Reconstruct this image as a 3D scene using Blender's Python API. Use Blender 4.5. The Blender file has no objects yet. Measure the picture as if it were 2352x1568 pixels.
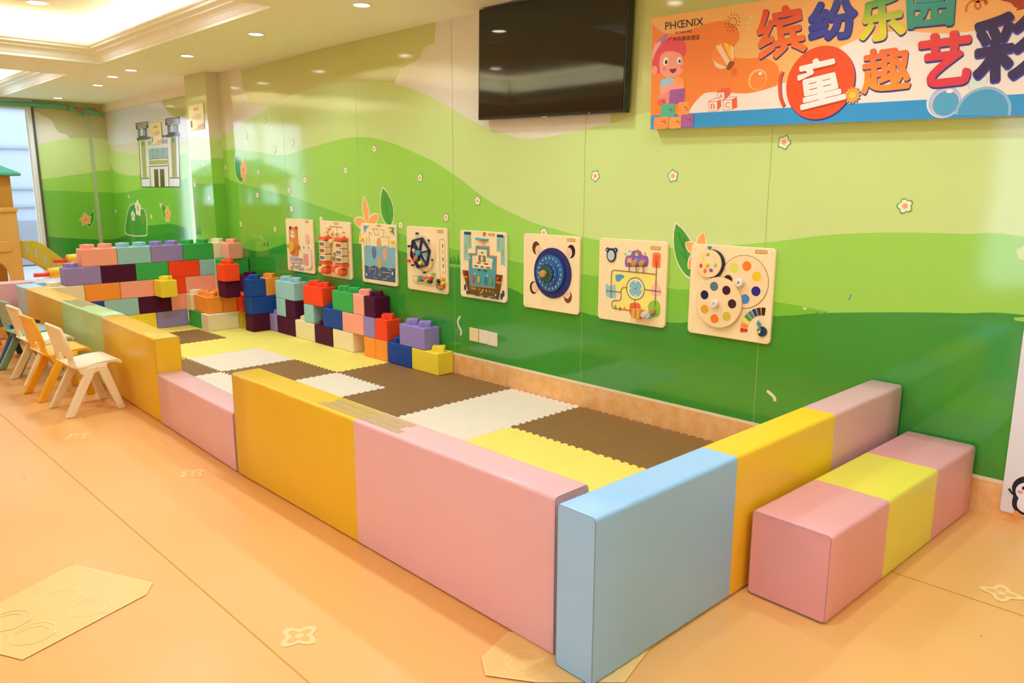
import bpy, bmesh, math, random
from mathutils import Vector, Matrix
random.seed(7)
S = bpy.context.scene
COL = S.collection
PI = math.pi

# ------------------------------------------------------------------ camera, sky, exposure, large lights
cam_data = bpy.data.cameras.new('camera'); cam = bpy.data.objects.new('camera', cam_data); COL.objects.link(cam)
cam_data.sensor_fit = 'HORIZONTAL'; cam_data.sensor_width = 36.0; cam_data.lens = 36.0 * 1781.795 / 2352.0
cam_data.clip_start = 0.05; cam_data.clip_end = 200
_y, _p, _r = 0.79497, 0.19820, 0.00189
_f = Vector((-math.sin(_y) * math.cos(_p), math.cos(_y) * math.cos(_p), -math.sin(_p)))
_rt = Vector((math.cos(_y), math.sin(_y), 0)); _up = _rt.cross(_f)
_r2 = math.cos(_r) * _rt + math.sin(_r) * _up; _u2 = -math.sin(_r) * _rt + math.cos(_r) * _up
mw = Matrix((( _r2.x, _u2.x, -_f.x, 3.4479), (_r2.y, _u2.y, -_f.y, -3.5636), (_r2.z, _u2.z, -_f.z, 1.3564), (0, 0, 0, 1)))
cam.matrix_world = mw
cam_data.dof.use_dof = True; cam_data.dof.focus_distance = 3.6; cam_data.dof.aperture_fstop = 5.6
S.camera = cam
S.view_settings.view_transform = 'Standard'; S.view_settings.look = 'None'
S.view_settings.gamma = 1.0; S.view_settings.use_curve_mapping = False
S.view_settings.exposure = -0.18
S.cycles.use_denoising = True
try: S.cycles.denoiser = 'OPENIMAGEDENOISE'
except Exception: pass
S.cycles.max_bounces = 10; S.cycles.diffuse_bounces = 6; S.cycles.glossy_bounces = 5; S.cycles.transmission_bounces = 6
S.cycles.sample_clamp_indirect = 6.0; S.cycles.caustics_reflective = False; S.cycles.caustics_refractive = False

world = bpy.data.worlds.new('sky'); S.world = world; world.use_nodes = True
wn = world.node_tree.nodes; wl = world.node_tree.links
bg = wn['Background']; bg.inputs['Color'].default_value = (0.74, 0.86, 1.0, 1); bg.inputs['Strength'].default_value = 4.2

CEIL = 2.45
COFFERS = [(-8.33, -5.58), (-4.57, -1.29), (-0.28, 3.0), (4.0, 7.3)]
CY0, CY1 = -4.4, -1.02
WARM = (1.0, 0.96, 0.76)
def area_light(name, loc, sx, sy, watts, color, rot=(0, 0, 0), parent=None):
    d = bpy.data.lights.new(name, 'AREA'); d.shape = 'RECTANGLE'; d.size = sx; d.size_y = sy; d.energy = watts; d.color = color
    o = bpy.data.objects.new(name, d); COL.objects.link(o); o.location = loc; o.rotation_euler = rot
    return o
COVE_W = 3.6
for (xa, xb) in COFFERS:                       # LED strips lying in the troughs above the crown mouldings, shining up
    for yy in (CY0 - 0.03, CY1 + 0.03):
        area_light('cove_light', ((xa + xb) / 2, yy, CEIL + 0.16), xb - xa, 0.05, COVE_W * (xb - xa), WARM, (PI, 0, 0))
    for xx in (xa - 0.03, xb + 0.03):
        area_light('cove_light', (xx, (CY0 + CY1) / 2, CEIL + 0.16), 0.05, CY1 - CY0, COVE_W * (CY1 - CY0), WARM, (PI, 0, 0))

def portal(name, loc, sx, sy, rot):             # guides daylight sampling through a window opening
    d = bpy.data.lights.new(name, 'AREA'); d.shape = 'RECTANGLE'; d.size = sx; d.size_y = sy; d.cycles.is_portal = True
    o = bpy.data.objects.new(name, d); COL.objects.link(o); o.location = loc; o.rotation_euler = rot
portal('window_daylight', (-8.60, -1.98, 1.2), 2.5, 2.4, (0, -PI/2, 0))
portal('window_daylight', (2.8, -6.66, 1.25), 4.0, 2.1, (PI/2, 0, 0))

# ------------------------------------------------------------------ materials
def lin(h):
    h = h.lstrip('#'); o = []
    for i in (0, 2, 4):
        c = int(h[i:i+2], 16) / 255.0
        o.append(c / 12.92 if c <= 0.04045 else ((c + 0.055) / 1.055) ** 2.4)
    return o
MATS = {}
def M(name, col, rough=0.5, spec=0.5, var=0.05, vscale=9.0, bump=0.0, bscale=60.0, bdist=0.002, metal=0.0, coat=0.0, emit=0.0, alpha=1.0):
    if name in MATS: return MATS[name]
    m = bpy.data.materials.new(name); m.use_nodes = True; MATS[name] = m
    n = m.node_tree.nodes; l = m.node_tree.links; b = n['Principled BSDF']
    c = lin(col) if isinstance(col, str) else list(col)
    tc = n.new('ShaderNodeTexCoord'); nz = n.new('ShaderNodeTexNoise'); nz.inputs['Scale'].default_value = vscale; nz.inputs['Detail'].default_value = 3
    l.new(tc.outputs['Object'], nz.inputs['Vector'])
    mx = n.new('ShaderNodeMix'); mx.data_type = 'RGBA'
    mx.inputs[6].default_value = [min(1, v * (1 - var)) for v in c] + [1]; mx.inputs[7].default_value = [min(1, v * (1 + var)) for v in c] + [1]
    l.new(nz.outputs['Fac'], mx.inputs[0]); l.new(mx.outputs[2], b.inputs['Base Color'])
    b.inputs['Roughness'].default_value = rough; b.inputs['Specular IOR Level'].default_value = spec
    b.inputs['Metallic'].default_value = metal; b.inputs['Coat Weight'].default_value = coat; b.inputs['Coat Roughness'].default_value = 0.08
    if alpha < 1: b.inputs['Alpha'].default_value = alpha
    if emit:
        b.inputs['Emission Color'].default_value = c + [1]; b.inputs['Emission Strength'].default_value = emit
    if bump:
        n2 = n.new('ShaderNodeTexNoise'); n2.inputs['Scale'].default_value = bscale; n2.inputs['Detail'].default_value = 2
        l.new(tc.outputs['Object'], n2.inputs['Vector'])
        bp = n.new('ShaderNodeBump'); bp.inputs['Strength'].default_value = bump; bp.inputs['Distance'].default_value = bdist
        l.new(n2.outputs['Fac'], bp.inputs['Height']); l.new(bp.outputs['Normal'], b.inputs['Normal'])
    return m
def mural(name, col): return M('mural_' + name, col, rough=0.09, spec=0.8, var=0.025, vscale=2.0, bump=0.25, bscale=2.2, bdist=0.006)
def ramp_mat(name, c0, c1, z0, z1, rough=0.35):          # printed two-colour lettering ink
    if name in MATS: return MATS[name]
    m = M(name, c0, rough=rough); n = m.node_tree.nodes; l = m.node_tree.links; b = n['Principled BSDF']
    tc = n.new('ShaderNodeTexCoord'); sx = n.new('ShaderNodeSeparateXYZ'); mr = n.new('ShaderNodeMapRange'); mx = n.new('ShaderNodeMix'); mx.data_type = 'RGBA'
    l.new(tc.outputs['Object'], sx.inputs[0]); l.new(sx.outputs['Z'], mr.inputs['Value'])
    mr.inputs['From Min'].default_value = z0; mr.inputs['From Max'].default_value = z1
    mx.inputs[6].default_value = lin(c0) + [1]; mx.inputs[7].default_value = lin(c1) + [1]
    l.new(mr.outputs[0], mx.inputs[0]); l.new(mx.outputs[2], b.inputs['Base Color'])
    return m
def wood_mat(name, c0, c1, scale=1.0):
    m = M(name, c0, rough=0.45); n = m.node_tree.nodes; l = m.node_tree.links; b = n['Principled BSDF']
    tc = n.new('ShaderNodeTexCoord'); mp = n.new('ShaderNodeMapping'); mp.inputs['Scale'].default_value = (14 * scale, 14 * scale, 1.2 * scale)
    nz = n.new('ShaderNodeTexNoise'); nz.inputs['Scale'].default_value = 3; nz.inputs['Detail'].default_value = 5; nz.inputs['Distortion'].default_value = 0.6
    mx = n.new('ShaderNodeMix'); mx.data_type = 'RGBA'; mx.inputs[6].default_value = lin(c0) + [1]; mx.inputs[7].default_value = lin(c1) + [1]
    l.new(tc.outputs['Object'], mp.inputs[0]); l.new(mp.outputs[0], nz.inputs['Vector']); l.new(nz.outputs['Fac'], mx.inputs[0]); l.new(mx.outputs[2], b.inputs['Base Color'])
    return m
def stone_mat(name, c0, c1):
    m = M(name, c0, rough=0.35); n = m.node_tree.nodes; l = m.node_tree.links; b = n['Principled BSDF']
    tc = n.new('ShaderNodeTexCoord'); nz = n.new('ShaderNodeTexNoise'); nz.inputs['Scale'].default_value = 14; nz.inputs['Detail'].default_value = 7; nz.inputs['Roughness'].default_value = 0.65
    cr = n.new('ShaderNodeValToRGB'); cr.color_ramp.elements[0].position = 0.35; cr.color_ramp.elements[1].position = 0.7
    cr.color_ramp.elements[0].color = lin(c0) + [1]; cr.color_ramp.elements[1].color = lin(c1) + [1]
    l.new(tc.outputs['Object'], nz.inputs['Vector']); l.new(nz.outputs['Fac'], cr.inputs[0]); l.new(cr.outputs[0], b.inputs['Base Color'])
    return m
def mat_tile(name, col):                                   # foam mat with a fine woven relief
    m = M(name, col, rough=0.62, spec=0.35, var=0.04); n = m.node_tree.nodes; l = m.node_tree.links; b = n['Principled BSDF']
    tc = n.new('ShaderNodeTexCoord'); mp = n.new('ShaderNodeMapping'); mp.inputs['Rotation'].default_value = (0, 0, PI / 4)
    ck = n.new('ShaderNodeTexVoronoi'); ck.inputs['Scale'].default_value = 62; ck.inputs['Randomness'].default_value = 0.0
    l.new(tc.outputs['Object'], mp.inputs[0]); l.new(mp.outputs[0], ck.inputs['Vector'])
    bp = n.new('ShaderNodeBump'); bp.inputs['Strength'].default_value = 0.6; bp.inputs['Distance'].default_value = 0.0045
    l.new(ck.outputs['Distance'], bp.inputs['Height']); l.new(bp.outputs['Normal'], b.inputs['Normal'])
    return m
def floor_mat():
    m = M('floor_vinyl', '#efb468', rough=0.33, spec=0.45); n = m.node_tree.nodes; l = m.node_tree.links; b = n['Principled BSDF']
    tc = n.new('ShaderNodeTexCoord')
    nz = n.new('ShaderNodeTexNoise'); nz.inputs['Scale'].default_value = 1.3; nz.inputs['Detail'].default_value = 6
    cr = n.new('ShaderNodeValToRGB'); cr.color_ramp.elements[0].position = 0.3; cr.color_ramp.elements[1].position = 0.75
    cr.color_ramp.elements[0].color = lin('#ebac62') + [1]; cr.color_ramp.elements[1].color = lin('#efb670') + [1]
    l.new(tc.outputs['Object'], nz.inputs['Vector']); l.new(nz.outputs['Fac'], cr.inputs[0])
    sp = n.new('ShaderNodeTexVoronoi'); sp.inputs['Scale'].default_value = 3.1
    lt = n.new('ShaderNodeMath'); lt.operation = 'LESS_THAN'; lt.inputs[1].default_value = 0.016
    l.new(tc.outputs['Object'], sp.inputs['Vector']); l.new(sp.outputs['Distance'], lt.inputs[0])
    mx = n.new('ShaderNodeMix'); mx.data_type = 'RGBA'; mx.inputs[7].default_value = lin('#7a4a1c') + [1]
    l.new(lt.outputs[0], mx.inputs[0]); l.new(cr.outputs[0], mx.inputs[6]); l.new(mx.outputs[2], b.inputs['Base Color'])
    return m
def vinyl(name, col): return M('vinyl_' + name, col, rough=0.34, spec=0.5, var=0.03, vscale=4, bump=0.22, bscale=5, bdist=0.012)
def foam(name, col): return M('foam_' + name, col, rough=0.62, spec=0.16, var=0.07, vscale=120, bump=0.15, bscale=260, bdist=0.001)
def plastic(name, col, rough=0.35): return M('plastic_' + name, col, rough=rough, spec=0.5, var=0.02)
def ink(name, col, rough=0.4): return M('ink_' + name, col, rough=rough, spec=0.4, var=0.02)

# ------------------------------------------------------------------ mesh builder
class MB:
    def __init__(s): s.v = []; s.f = []; s.mi = []; s.mats = []; s.sm = []
    def m(s, mat):
        if mat not in s.mats: s.mats.append(mat)
        return s.mats.index(mat)
    def add(s, vs, fs, mat, smooth=False):
        o = len(s.v); k = s.m(mat); s.v += [tuple(v) for v in vs]
        for f in fs: s.f.append([o + i for i in f]); s.mi.append(k); s.sm.append(smooth)
    def poly(s, pts, mat): s.add(pts, [list(range(len(pts)))], mat)
    def box(s, a, b, mat):
        x0, y0, z0 = a; x1, y1, z1 = b
        s.add([(x0,y0,z0),(x1,y0,z0),(x1,y1,z0),(x0,y1,z0),(x0,y0,z1),(x1,y0,z1),(x1,y1,z1),(x0,y1,z1)],
              [(0,3,2,1),(4,5,6,7),(0,1,5,4),(1,2,6,5),(2,3,7,6),(3,0,4,7)], mat)
    def prism(s, pts, to3, d0, d1, mat, smooth=False):
        n = len(pts)
        s.add([to3(u, v, d0) for u, v in pts] + [to3(u, v, d1) for u, v in pts],
              [list(range(n - 1, -1, -1)), list(range(n, 2 * n))] + [(i, (i + 1) % n, n + (i + 1) % n, n + i) for i in range(n)], mat, smooth)
    def tube(s, pts, r, mat, n=8, smooth=True):
        pts = [Vector(p) for p in pts]; vs = []; fs = []; prev = None
        rr = r if isinstance(r, (list, tuple)) else [r] * len(pts)
        for i, p in enumerate(pts):
            t = (pts[min(i + 1, len(pts) - 1)] - pts[max(i - 1, 0)]).normalized()
            if prev is None: a = t.orthogonal().normalized()
            else:
                a = prev - t * prev.dot(t)
                a = a.normalized() if a.length > 1e-6 else t.orthogonal().normalized()
            prev = a; b = t.cross(a)
            for k in range(n):
                an = 2 * PI * k / n; vs.append(p + (a * math.cos(an) + b * math.sin(an)) * rr[i])
        for i in range(len(pts) - 1):
            for k in range(n): fs.append((i*n+k, i*n+(k+1)%n, (i+1)*n+(k+1)%n, (i+1)*n+k))
        s.add(vs, fs, mat, smooth); L = len(pts) - 1
        s.add([vs[k] for k in range(n)], [list(range(n - 1, -1, -1))], mat); s.add([vs[L*n+k] for k in range(n)], [list(range(n))], mat)
    def ball(s, c, r, mat, n=12, sz=1.0):
        vs = []; fs = []; h = n // 2
        for i in range(h + 1):
            for k in range(n):
                th = PI * i / h; ph = 2 * PI * k / n
                vs.append((c[0] + r*math.sin(th)*math.cos(ph), c[1] + r*math.sin(th)*math.sin(ph), c[2] + r*sz*math.cos(th)))
        for i in range(h):
            for k in range(n): fs.append((i*n+k, (i+1)*n+k, (i+1)*n+(k+1)%n, i*n+(k+1)%n))
        s.add(vs, fs, mat, True)
    def build(s, name, parent=None, loc=None, bevel=0.0, seg=2, rot=None, merge=True):
        me = bpy.data.meshes.new(name); bm = bmesh.new(); bv = [bm.verts.new(v) for v in s.v]
        for f, k, sm in zip(s.f, s.mi, s.sm):
            try: fc = bm.faces.new([bv[i] for i in f]); fc.material_index = k; fc.smooth = sm
            except ValueError: pass
        if merge: bmesh.ops.remove_doubles(bm, verts=bm.verts, dist=1e-6)
        bmesh.ops.recalc_face_normals(bm, faces=bm.faces)
        if bevel:
            es = [e for e in bm.edges if len(e.link_faces) == 2 and e.calc_face_angle(0) > 0.6]
            bmesh.ops.bevel(bm, geom=es, offset=bevel, segments=seg, profile=0.5, affect='EDGES', clamp_overlap=True)
        bm.to_mesh(me); bm.free()
        for m_ in s.mats: me.materials.append(m_)
        o = bpy.data.objects.new(name, me); COL.objects.link(o)
        if parent: o.parent = parent
        if loc: o.location = loc
        if rot: o.rotation_euler = rot
        return o
def tag(o, label, cat, group=None):
    o['label'] = label; o['category'] = cat
    if group: o['group'] = group
    return o
def thing(name, label, cat, loc=(0, 0, 0), rz=0.0, group=None):
    o = bpy.data.objects.new(name, None); COL.objects.link(o); o.empty_display_size = 0.1
    o.location = loc; o.rotation_euler = (0, 0, rz)
    return tag(o, label, cat, group)
def struct(o, label=None):
    o['kind'] = 'structure'
    if label: o['label'] = label
    return o
def lab(o, label): o['label'] = label; return o
def copy_tree(src, loc, rz, label, group=None):
    r = src.copy(); COL.objects.link(r); r.location = loc; r.rotation_euler = (0, 0, rz); r['label'] = label
    if group: r['group'] = group
    for ch in src.children:
        c = ch.copy(); COL.objects.link(c); c.parent = r
        for g in ch.children:
            d = g.copy(); COL.objects.link(d); d.parent = c
    return r

# 2-D outlines
def circ(u, v, r, n=28, ry=None, a0=0.0):
    ry = r if ry is None else ry
    return [(u + r * math.cos(a0 + 2*PI*i/n), v + ry * math.sin(a0 + 2*PI*i/n)) for i in range(n)]
def rrect(u0, v0, u1, v1, r, n=5):
    o = []
    for cx, cy, a in ((u1-r, v1-r, 0), (u0+r, v1-r, PI/2), (u0+r, v0+r, PI), (u1-r, v0+r, 1.5*PI)):
        for i in range(n + 1): o.append((cx + r*math.cos(a + PI/2*i/n), cy + r*math.sin(a + PI/2*i/n)))
    return o
def smooth(p, n=5):
    o = []
    for i in range(len(p) - 1):
        p0 = p[max(i-1, 0)]; p1 = p[i]; p2 = p[i+1]; p3 = p[min(i+2, len(p)-1)]
        for k in range(n):
            t = k / n
            o.append(tuple(0.5*((2*p1[j]) + (-p0[j]+p2[j])*t + (2*p0[j]-5*p1[j]+4*p2[j]-p3[j])*t*t + (-p0[j]+3*p1[j]-3*p2[j]+p3[j])*t**3) for j in (0, 1)))
    return o + [p[-1]]
def closed(p, n=4):
    q = [p[-1]] + list(p) + [p[0], p[1]]; o = []
    for i in range(1, len(p) + 1):
        p0, p1, p2, p3 = q[i-1], q[i], q[i+1], q[i+2]
        for k in range(n):
            t = k / n
            o.append(tuple(0.5*((2*p1[j]) + (-p0[j]+p2[j])*t + (2*p0[j]-5*p1[j]+4*p2[j]-p3[j])*t*t + (-p0[j]+3*p1[j]-3*p2[j]+p3[j])*t**3) for j in (0, 1)))
    return o
def strip(p, w):                                            # outline of a line of width w
    L = []; R = []
    for i, a in enumerate(p):
        b0 = p[max(i-1, 0)]; b1 = p[min(i+1, len(p)-1)]; dx, dy = b1[0]-b0[0], b1[1]-b0[1]; d = math.hypot(dx, dy) or 1
        L.append((a[0]-dy/d*w/2, a[1]+dx/d*w/2)); R.append((a[0]+dy/d*w/2, a[1]-dx/d*w/2))
    return L, R
def grow(p, f):
    cu = sum(a for a, b in p)/len(p); cv = sum(b for a, b in p)/len(p)
    return [(cu + (a-cu)*f, cv + (b-cv)*f) for a, b in p]
def daisy(u, v, R, a0=0.3, n=40, k=5):
    return [(u + R*(0.70+0.30*abs(math.cos(k/2*(2*PI*i/n))))*math.cos(2*PI*i/n+a0), v + R*(0.70+0.30*abs(math.cos(k/2*(2*PI*i/n))))*math.sin(2*PI*i/n+a0)) for i in range(n)]
def leaf(base, tip, w, n=9):
    bx, by = base; dx, dy = tip[0]-bx, tip[1]-by; L = math.hypot(dx, dy); ux, uy = dx/L, dy/L; o = []
    for i in range(n + 1):
        t = i / n; h = w/2*math.sin(PI*t**0.85)**0.75; o.append((bx+dx*t-uy*h, by+dy*t+ux*h))
    for i in range(n - 1, 0, -1):
        t = i / n; h = w/2*math.sin(PI*t**0.85)**0.75; o.append((bx+dx*t+uy*h, by+dy*t-ux*h))
    return o
class Deco:
    """flat printed layers on a plane: every layer lies a hair above the one before it"""
    def __init__(s, mb, to3, d0=0.0003, step=0.00015): s.mb = mb; s.to3 = to3; s.d = d0; s.step = step; s.base = d0
    def mark(s): s.base = s.d
    def reset(s): s.d = s.base
    def up(s, k=1): s.d += s.step * k
    def poly(s, pts, mat, up=True):
        s.mb.poly([s.to3(u, v, s.d) for u, v in pts], mat)
        s.d += s.step if up else 0.000015
    def line(s, pts, w, mat, up=True, close=False):
        if close: pts = list(pts) + [pts[0]]
        L, R = strip(pts, w); n = len(pts)
        s.mb.add([s.to3(u, v, s.d) for u, v in L + R], [(i, i+1, n+i+1, n+i) for i in range(n-1)], mat)
        s.d += s.step if up else 0.000015
    def mesh(s, vs, fs, mat):
        s.mb.add([s.to3(u, v, s.d) for u, v in vs], fs, mat); s.up()
GLY = {}
def glyph(text, bold=0.0, shear=0.0):
    key = (text, bold, shear)
    if key not in GLY:
        cu = bpy.data.curves.new('lettering', 'FONT'); cu.body = text; cu.offset = bold; cu.shear = shear; cu.resolution_u = 4
        o = bpy.data.objects.new('lettering', cu); COL.objects.link(o)
        dg = bpy.context.evaluated_depsgraph_get(); e = o.evaluated_get(dg); me = e.to_mesh()
        vs = [(v.co.x, v.co.y) for v in me.vertices]; fs = [list(p.vertices) for p in me.polygons]
        e.to_mesh_clear(); bpy.data.objects.remove(o); bpy.data.curves.remove(cu)
        GLY[key] = (vs, fs)
    return GLY[key]
def fit(text, q, bold=0.0, shear=0.0, du=0.0, dv=0.0):
    """glyph outlines mapped into the quad q = top-left, top-right, bottom-right, bottom-left"""
    vs, fs = glyph(text, bold, shear)
    x0 = min(a for a, b in vs); x1 = max(a for a, b in vs); y0 = min(b for a, b in vs); y1 = max(b for a, b in vs); o = []
    for a, b in vs:
        s_ = (a-x0)/(x1-x0); t = (y1-b)/(y1-y0)
        o.append(tuple((q[0][j]*(1-s_)+q[1][j]*s_)*(1-t)+(q[3][j]*(1-s_)+q[2][j]*s_)*t + (du, dv)[j] for j in (0, 1)))
    return o, fs
def quad(p):                                               # two corners given -> upright box
    (a, b), (c, d) = p; return [(a, b), (c, b), (c, d), (a, d)]

# ------------------------------------------------------------------ the room
XL, XR, YF = -8.53, 9.0, -6.6
XP0, XP1 = -4.87, -4.367                                   # pilaster
cream = M('ceiling_paint', '#faf6e6', rough=0.7, var=0.02)
mb = MB(); fm = floor_mat()
mb.poly([(XL - 0.05, YF, 0), (XR, YF, 0), (XR, 0.24, 0), (XL - 0.05, 0.24, 0)], fm)
fd = Deco(mb, lambda u, v, d: (u, v, d), 0.0002, 0.00012)
pale = M('floor_print', '#f6cc8a', rough=0.33, spec=0.45); pale2 = M('floor_print_block', '#f1c67c', rough=0.33, spec=0.45); seamm = M('floor_seam', '#c98a2c', rough=0.5)
for yv in (-2.615, -0.79, -4.44):
    fd.line([(XL, yv), (XR, yv)], 0.006, seamm)
def floor_flower(u, v, R, a):
    o = [(u + R*(0.80+0.20*math.cos(4*t))*math.cos(t+a), v + R*(0.80+0.20*math.cos(4*t))*math.sin(t+a)) for t in [2*PI*i/48 for i in range(48)]]
    fd.poly(o, pale); fd.poly([(u + (x-u)*0.68, v + (y_-v)*0.68) for x, y_ in [(u + R*(0.72+0.28*math.cos(4*t))*math.cos(t+a), v + R*(0.72+0.28*math.cos(4*t))*math.sin(t+a)) for t in [2*PI*i/48 for i in range(48)]]], fm)
    fd.poly(circ(u, v, R*0.2, 16), pale)
for (u, v) in ((-1.147, -2.411), (-0.141, -2.19), (1.453, -2.519), (2.888, -0.679), (-2.6, -3.4), (0.1, -4.0), (3.6, -2.6)):
    floor_flower(u, v, 0.066, 0.2)
def floor_block(o, cs, r):
    fd.poly(o, pale2)
    fd.line(o, 0.008, pale, close=True)
    for c in cs:
        fd.line(circ(c[0], c[1], r, 30), 0.008, pale, close=True); fd.line(circ(c[0]+0.01, c[1]-0.008, r*0.82, 30), 0.005, pale, close=True)
floor_block([(0.476,-2.877),(0.808,-2.722),(0.871,-2.765),(1.001,-3.158),(0.921,-3.197),(0.598,-3.131)], [(0.682,-2.975),(0.826,-2.925),(0.870,-3.098),(0.736,-3.135)], 0.062)
floor_block([(1.892,-2.048),(1.932,-2.195),(1.998,-2.241),(2.119,-2.162),(2.288,-1.989),(2.245,-1.804)], [(2.03,-2.12),(2.2,-1.99)], 0.055)
fd.line([(-0.335,-3.03),(-0.31,-3.018),(-0.29,-3.02)], 0.008, ink('scuff', '#4a3a1c'))
struct(mb.build('floor', merge=False))

# ceiling with coffers
mb = MB()
def cquad(x0, y0, x1, y1, z): mb.poly([(x0,y0,z),(x0,y1,z),(x1,y1,z),(x1,y0,z)], cream)
xs = [XL] + [v for c in COFFERS for v in c] + [XR]
cquad(XL, CY1, XR, 0.24, CEIL); cquad(XL, YF, XR, CY0, CEIL)
for i in range(0, len(xs), 2): cquad(xs[i], CY0, xs[i+1], CY1, CEIL)
E_ = 0.14; ZT = 2.80
for (xa, xb) in COFFERS:
    x0, x1, y0, y1 = xa - E_, xb + E_, CY0 - E_, CY1 + E_
    cquad(x0, y0, x1, y1, ZT)
    for a, b in (((x0,y0),(x1,y0)), ((x1,y0),(x1,y1)), ((x1,y1),(x0,y1)), ((x0,y1),(x0,y0))):
        mb.poly([(a[0],a[1],CEIL+0.012),(b[0],b[1],CEIL+0.012),(b[0],b[1],ZT),(a[0],a[1],ZT)], cream)
    for a, b in (((x0,y0),(x1,CY0)), ((x0,CY1),(x1,y1)), ((x0,CY0),(xa,CY1)), ((xb,CY0),(x1,CY1))): cquad(a[0], a[1], b[0], b[1], CEIL + 0.012)
struct(mb.build('ceiling', merge=False))
white_trim = M('plaster_trim', '#fbf8ee', rough=0.55, var=0.02)
prof = [(0.0, 0.0), (-0.012, 0.004), (-0.012, 0.016), (0.004, 0.022), (0.012, 0.034), (0.022, 0.050), (0.040, 0.066), (0.062, 0.076), (0.072, 0.080), (0.074, 0.090), (0.092, 0.098), (0.112, 0.104), (0.114, 0.122), (0.126, 0.126), (0.126, 0.140), (0.116, 0.142), (0.0, 0.10)]
for i, (xa, xb) in enumerate(COFFERS):
    mb = MB(); rings = []
    for (d, z) in prof: rings.append([(xa+d, CY0+d, CEIL+z-0.003), (xb-d, CY0+d, CEIL+z-0.003), (xb-d, CY1-d, CEIL+z-0.003), (xa+d, CY1-d, CEIL+z-0.003)])
    vs = [p for r in rings for p in r]; n = len(rings)
    mb.add(vs, [(k*4+j, k*4+(j+1) % 4, ((k+1) % n)*4+(j+1) % 4, ((k+1) % n)*4+j) for k in range(n) for j in range(4)], white_trim)
    struct(mb.build('trim_%d' % (i + 1)), 'white crown moulding around a ceiling recess')

# mural paints
sky = mural('sky', '#e2d8c2'); olive = mural('cloud', '#c9c87a'); pale_h = mural('pale_hill', '#cadb8a'); lite_h = mural('light_hill', '#9cd052'); mid_h = mural('mid_hill', '#76bc3c'); dark_h = mural('dark_hill', '#36902f')
leafg = mural('leaf', '#3f9a35'); leafv = mural('leaf_vein', '#2f7f2c'); orangep = mural('orange_petal', '#f5a85a'); orangec = mural('orange_heart', '#f0703c'); whitep = mural('white_petal', '#f3ead6'); outl = mural('flower_outline', '#6ba636'); rim = mural('sticker_rim', '#eedfba'); joint = mural('panel_joint', '#a9bb58'); scuffm = mural('scuff', '#e2dcc4')
cloudv = mural('cloud_shade', '#c3bd8c')
def flower_small(dc, u, v, R=0.028, a=0.3):
    d_ = dc.d; dc.poly(daisy(u, v, R*1.22, a), outl); dc.poly(daisy(u, v, R, a), whitep); dc.poly(daisy(u, v, R*0.46, a), orangep); dc.d = d_
def petals(dc, c, tips, w):
    for t in tips: dc.poly(leaf(c, t, w*1.35), rim, up=False)
    dc.up()
    for t in tips: dc.poly(leaf((c[0]+(t[0]-c[0])*0.05, c[1]+(t[1]-c[1])*0.05), (c[0]+(t[0]-c[0])*0.95, c[1]+(t[1]-c[1])*0.95), w), orangep, up=False)
    dc.up(); dc.poly(circ(c[0], c[1], w*0.2, 10), orangec)
def big_leaf(dc, base, tip, w):
    dc.reset(); dc.up(3)
    dc.poly(grow(leaf(base, tip, w), 1.10), rim); dc.poly(leaf(base, tip, w), leafg)
    mid = [(base[0]+(tip[0]-base[0])*t, base[1]+(tip[1]-base[1])*t) for t in (0.05, 0.5, 0.85)]; dc.line(mid, 0.008, leafv, up=False)
    for t, sgn in ((0.35, 1), (0.55, -1)):
        m0 = (base[0]+(tip[0]-base[0])*t, base[1]+(tip[1]-base[1])*t); dx, dy = tip[0]-base[0], tip[1]-base[1]
        dc.line([m0, (m0[0]+dx*0.16-dy*0.14*sgn*w/0.1*0.5, m0[1]+dy*0.16+dx*0.14*sgn*w/0.1*0.5)], 0.006, leafv, up=False)
    dc.up()
def tuft(dc, pts, z0, h, mat):
    for i, u in enumerate(pts):
        hh = h*(0.6+0.4*((i*37) % 3)/2); dc.poly([(u-0.022, z0-0.02), (u+0.022, z0-0.02), (u+0.008, z0+hh*0.6), (u+(-1)**i*0.006, z0+hh)], mat, up=False)
    dc.up()
ZB = 0.168
def hill(dc, crest, mat, zb=ZB):
    c = smooth(crest, 5); dc.poly(c + [(c[-1][0], zb), (c[0][0], zb)], mat)

# back wall (long mural)
mb = MB(); dc = Deco(mb, lambda u, v, d: (u, -d, v))
mb.poly([(XP1, 0, 0), (XR, 0, 0), (XR, 0, CEIL), (XP1, 0, CEIL)], sky)
dc.poly([(-3.8627,2.4244),(-2.0152,2.4538),(-0.9286,2.4567),(-0.9513,2.3189),(-1.0578,2.3058),(-1.1244,2.2322),(-1.3468,2.1869),(-1.4313,2.0913),(-1.6822,2.0878),(-2.2957,2.1222),(-3.0953,2.0395),(-3.7121,2.1007),(-3.8492,2.2692)], olive)
dc.poly([(0.60, 1.70), (XR, 1.70), (XR, CEIL), (0.66, CEIL)], olive)
hill(dc, [(XP1, 1.868)] + [(-4.0823,1.8881),(-3.6476,1.994),(-3.1284,2.0939),(-2.7079,2.1453),(-2.2274,2.1569),(-1.8545,2.1441),(-1.4582,2.0967),(-1.1471,2.0162),(-0.9048,1.9302),(-0.6758,1.829),(-0.4584,1.7385),(-0.1723,1.66),(0.0193,1.6417),(0.2703,1.6618),(0.5974,1.6995),(0.7482,1.7285)] + [(0.95, 1.76), (1.6, 1.86), (2.4, 1.9), (XR, 1.9)], pale_h)
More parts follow.
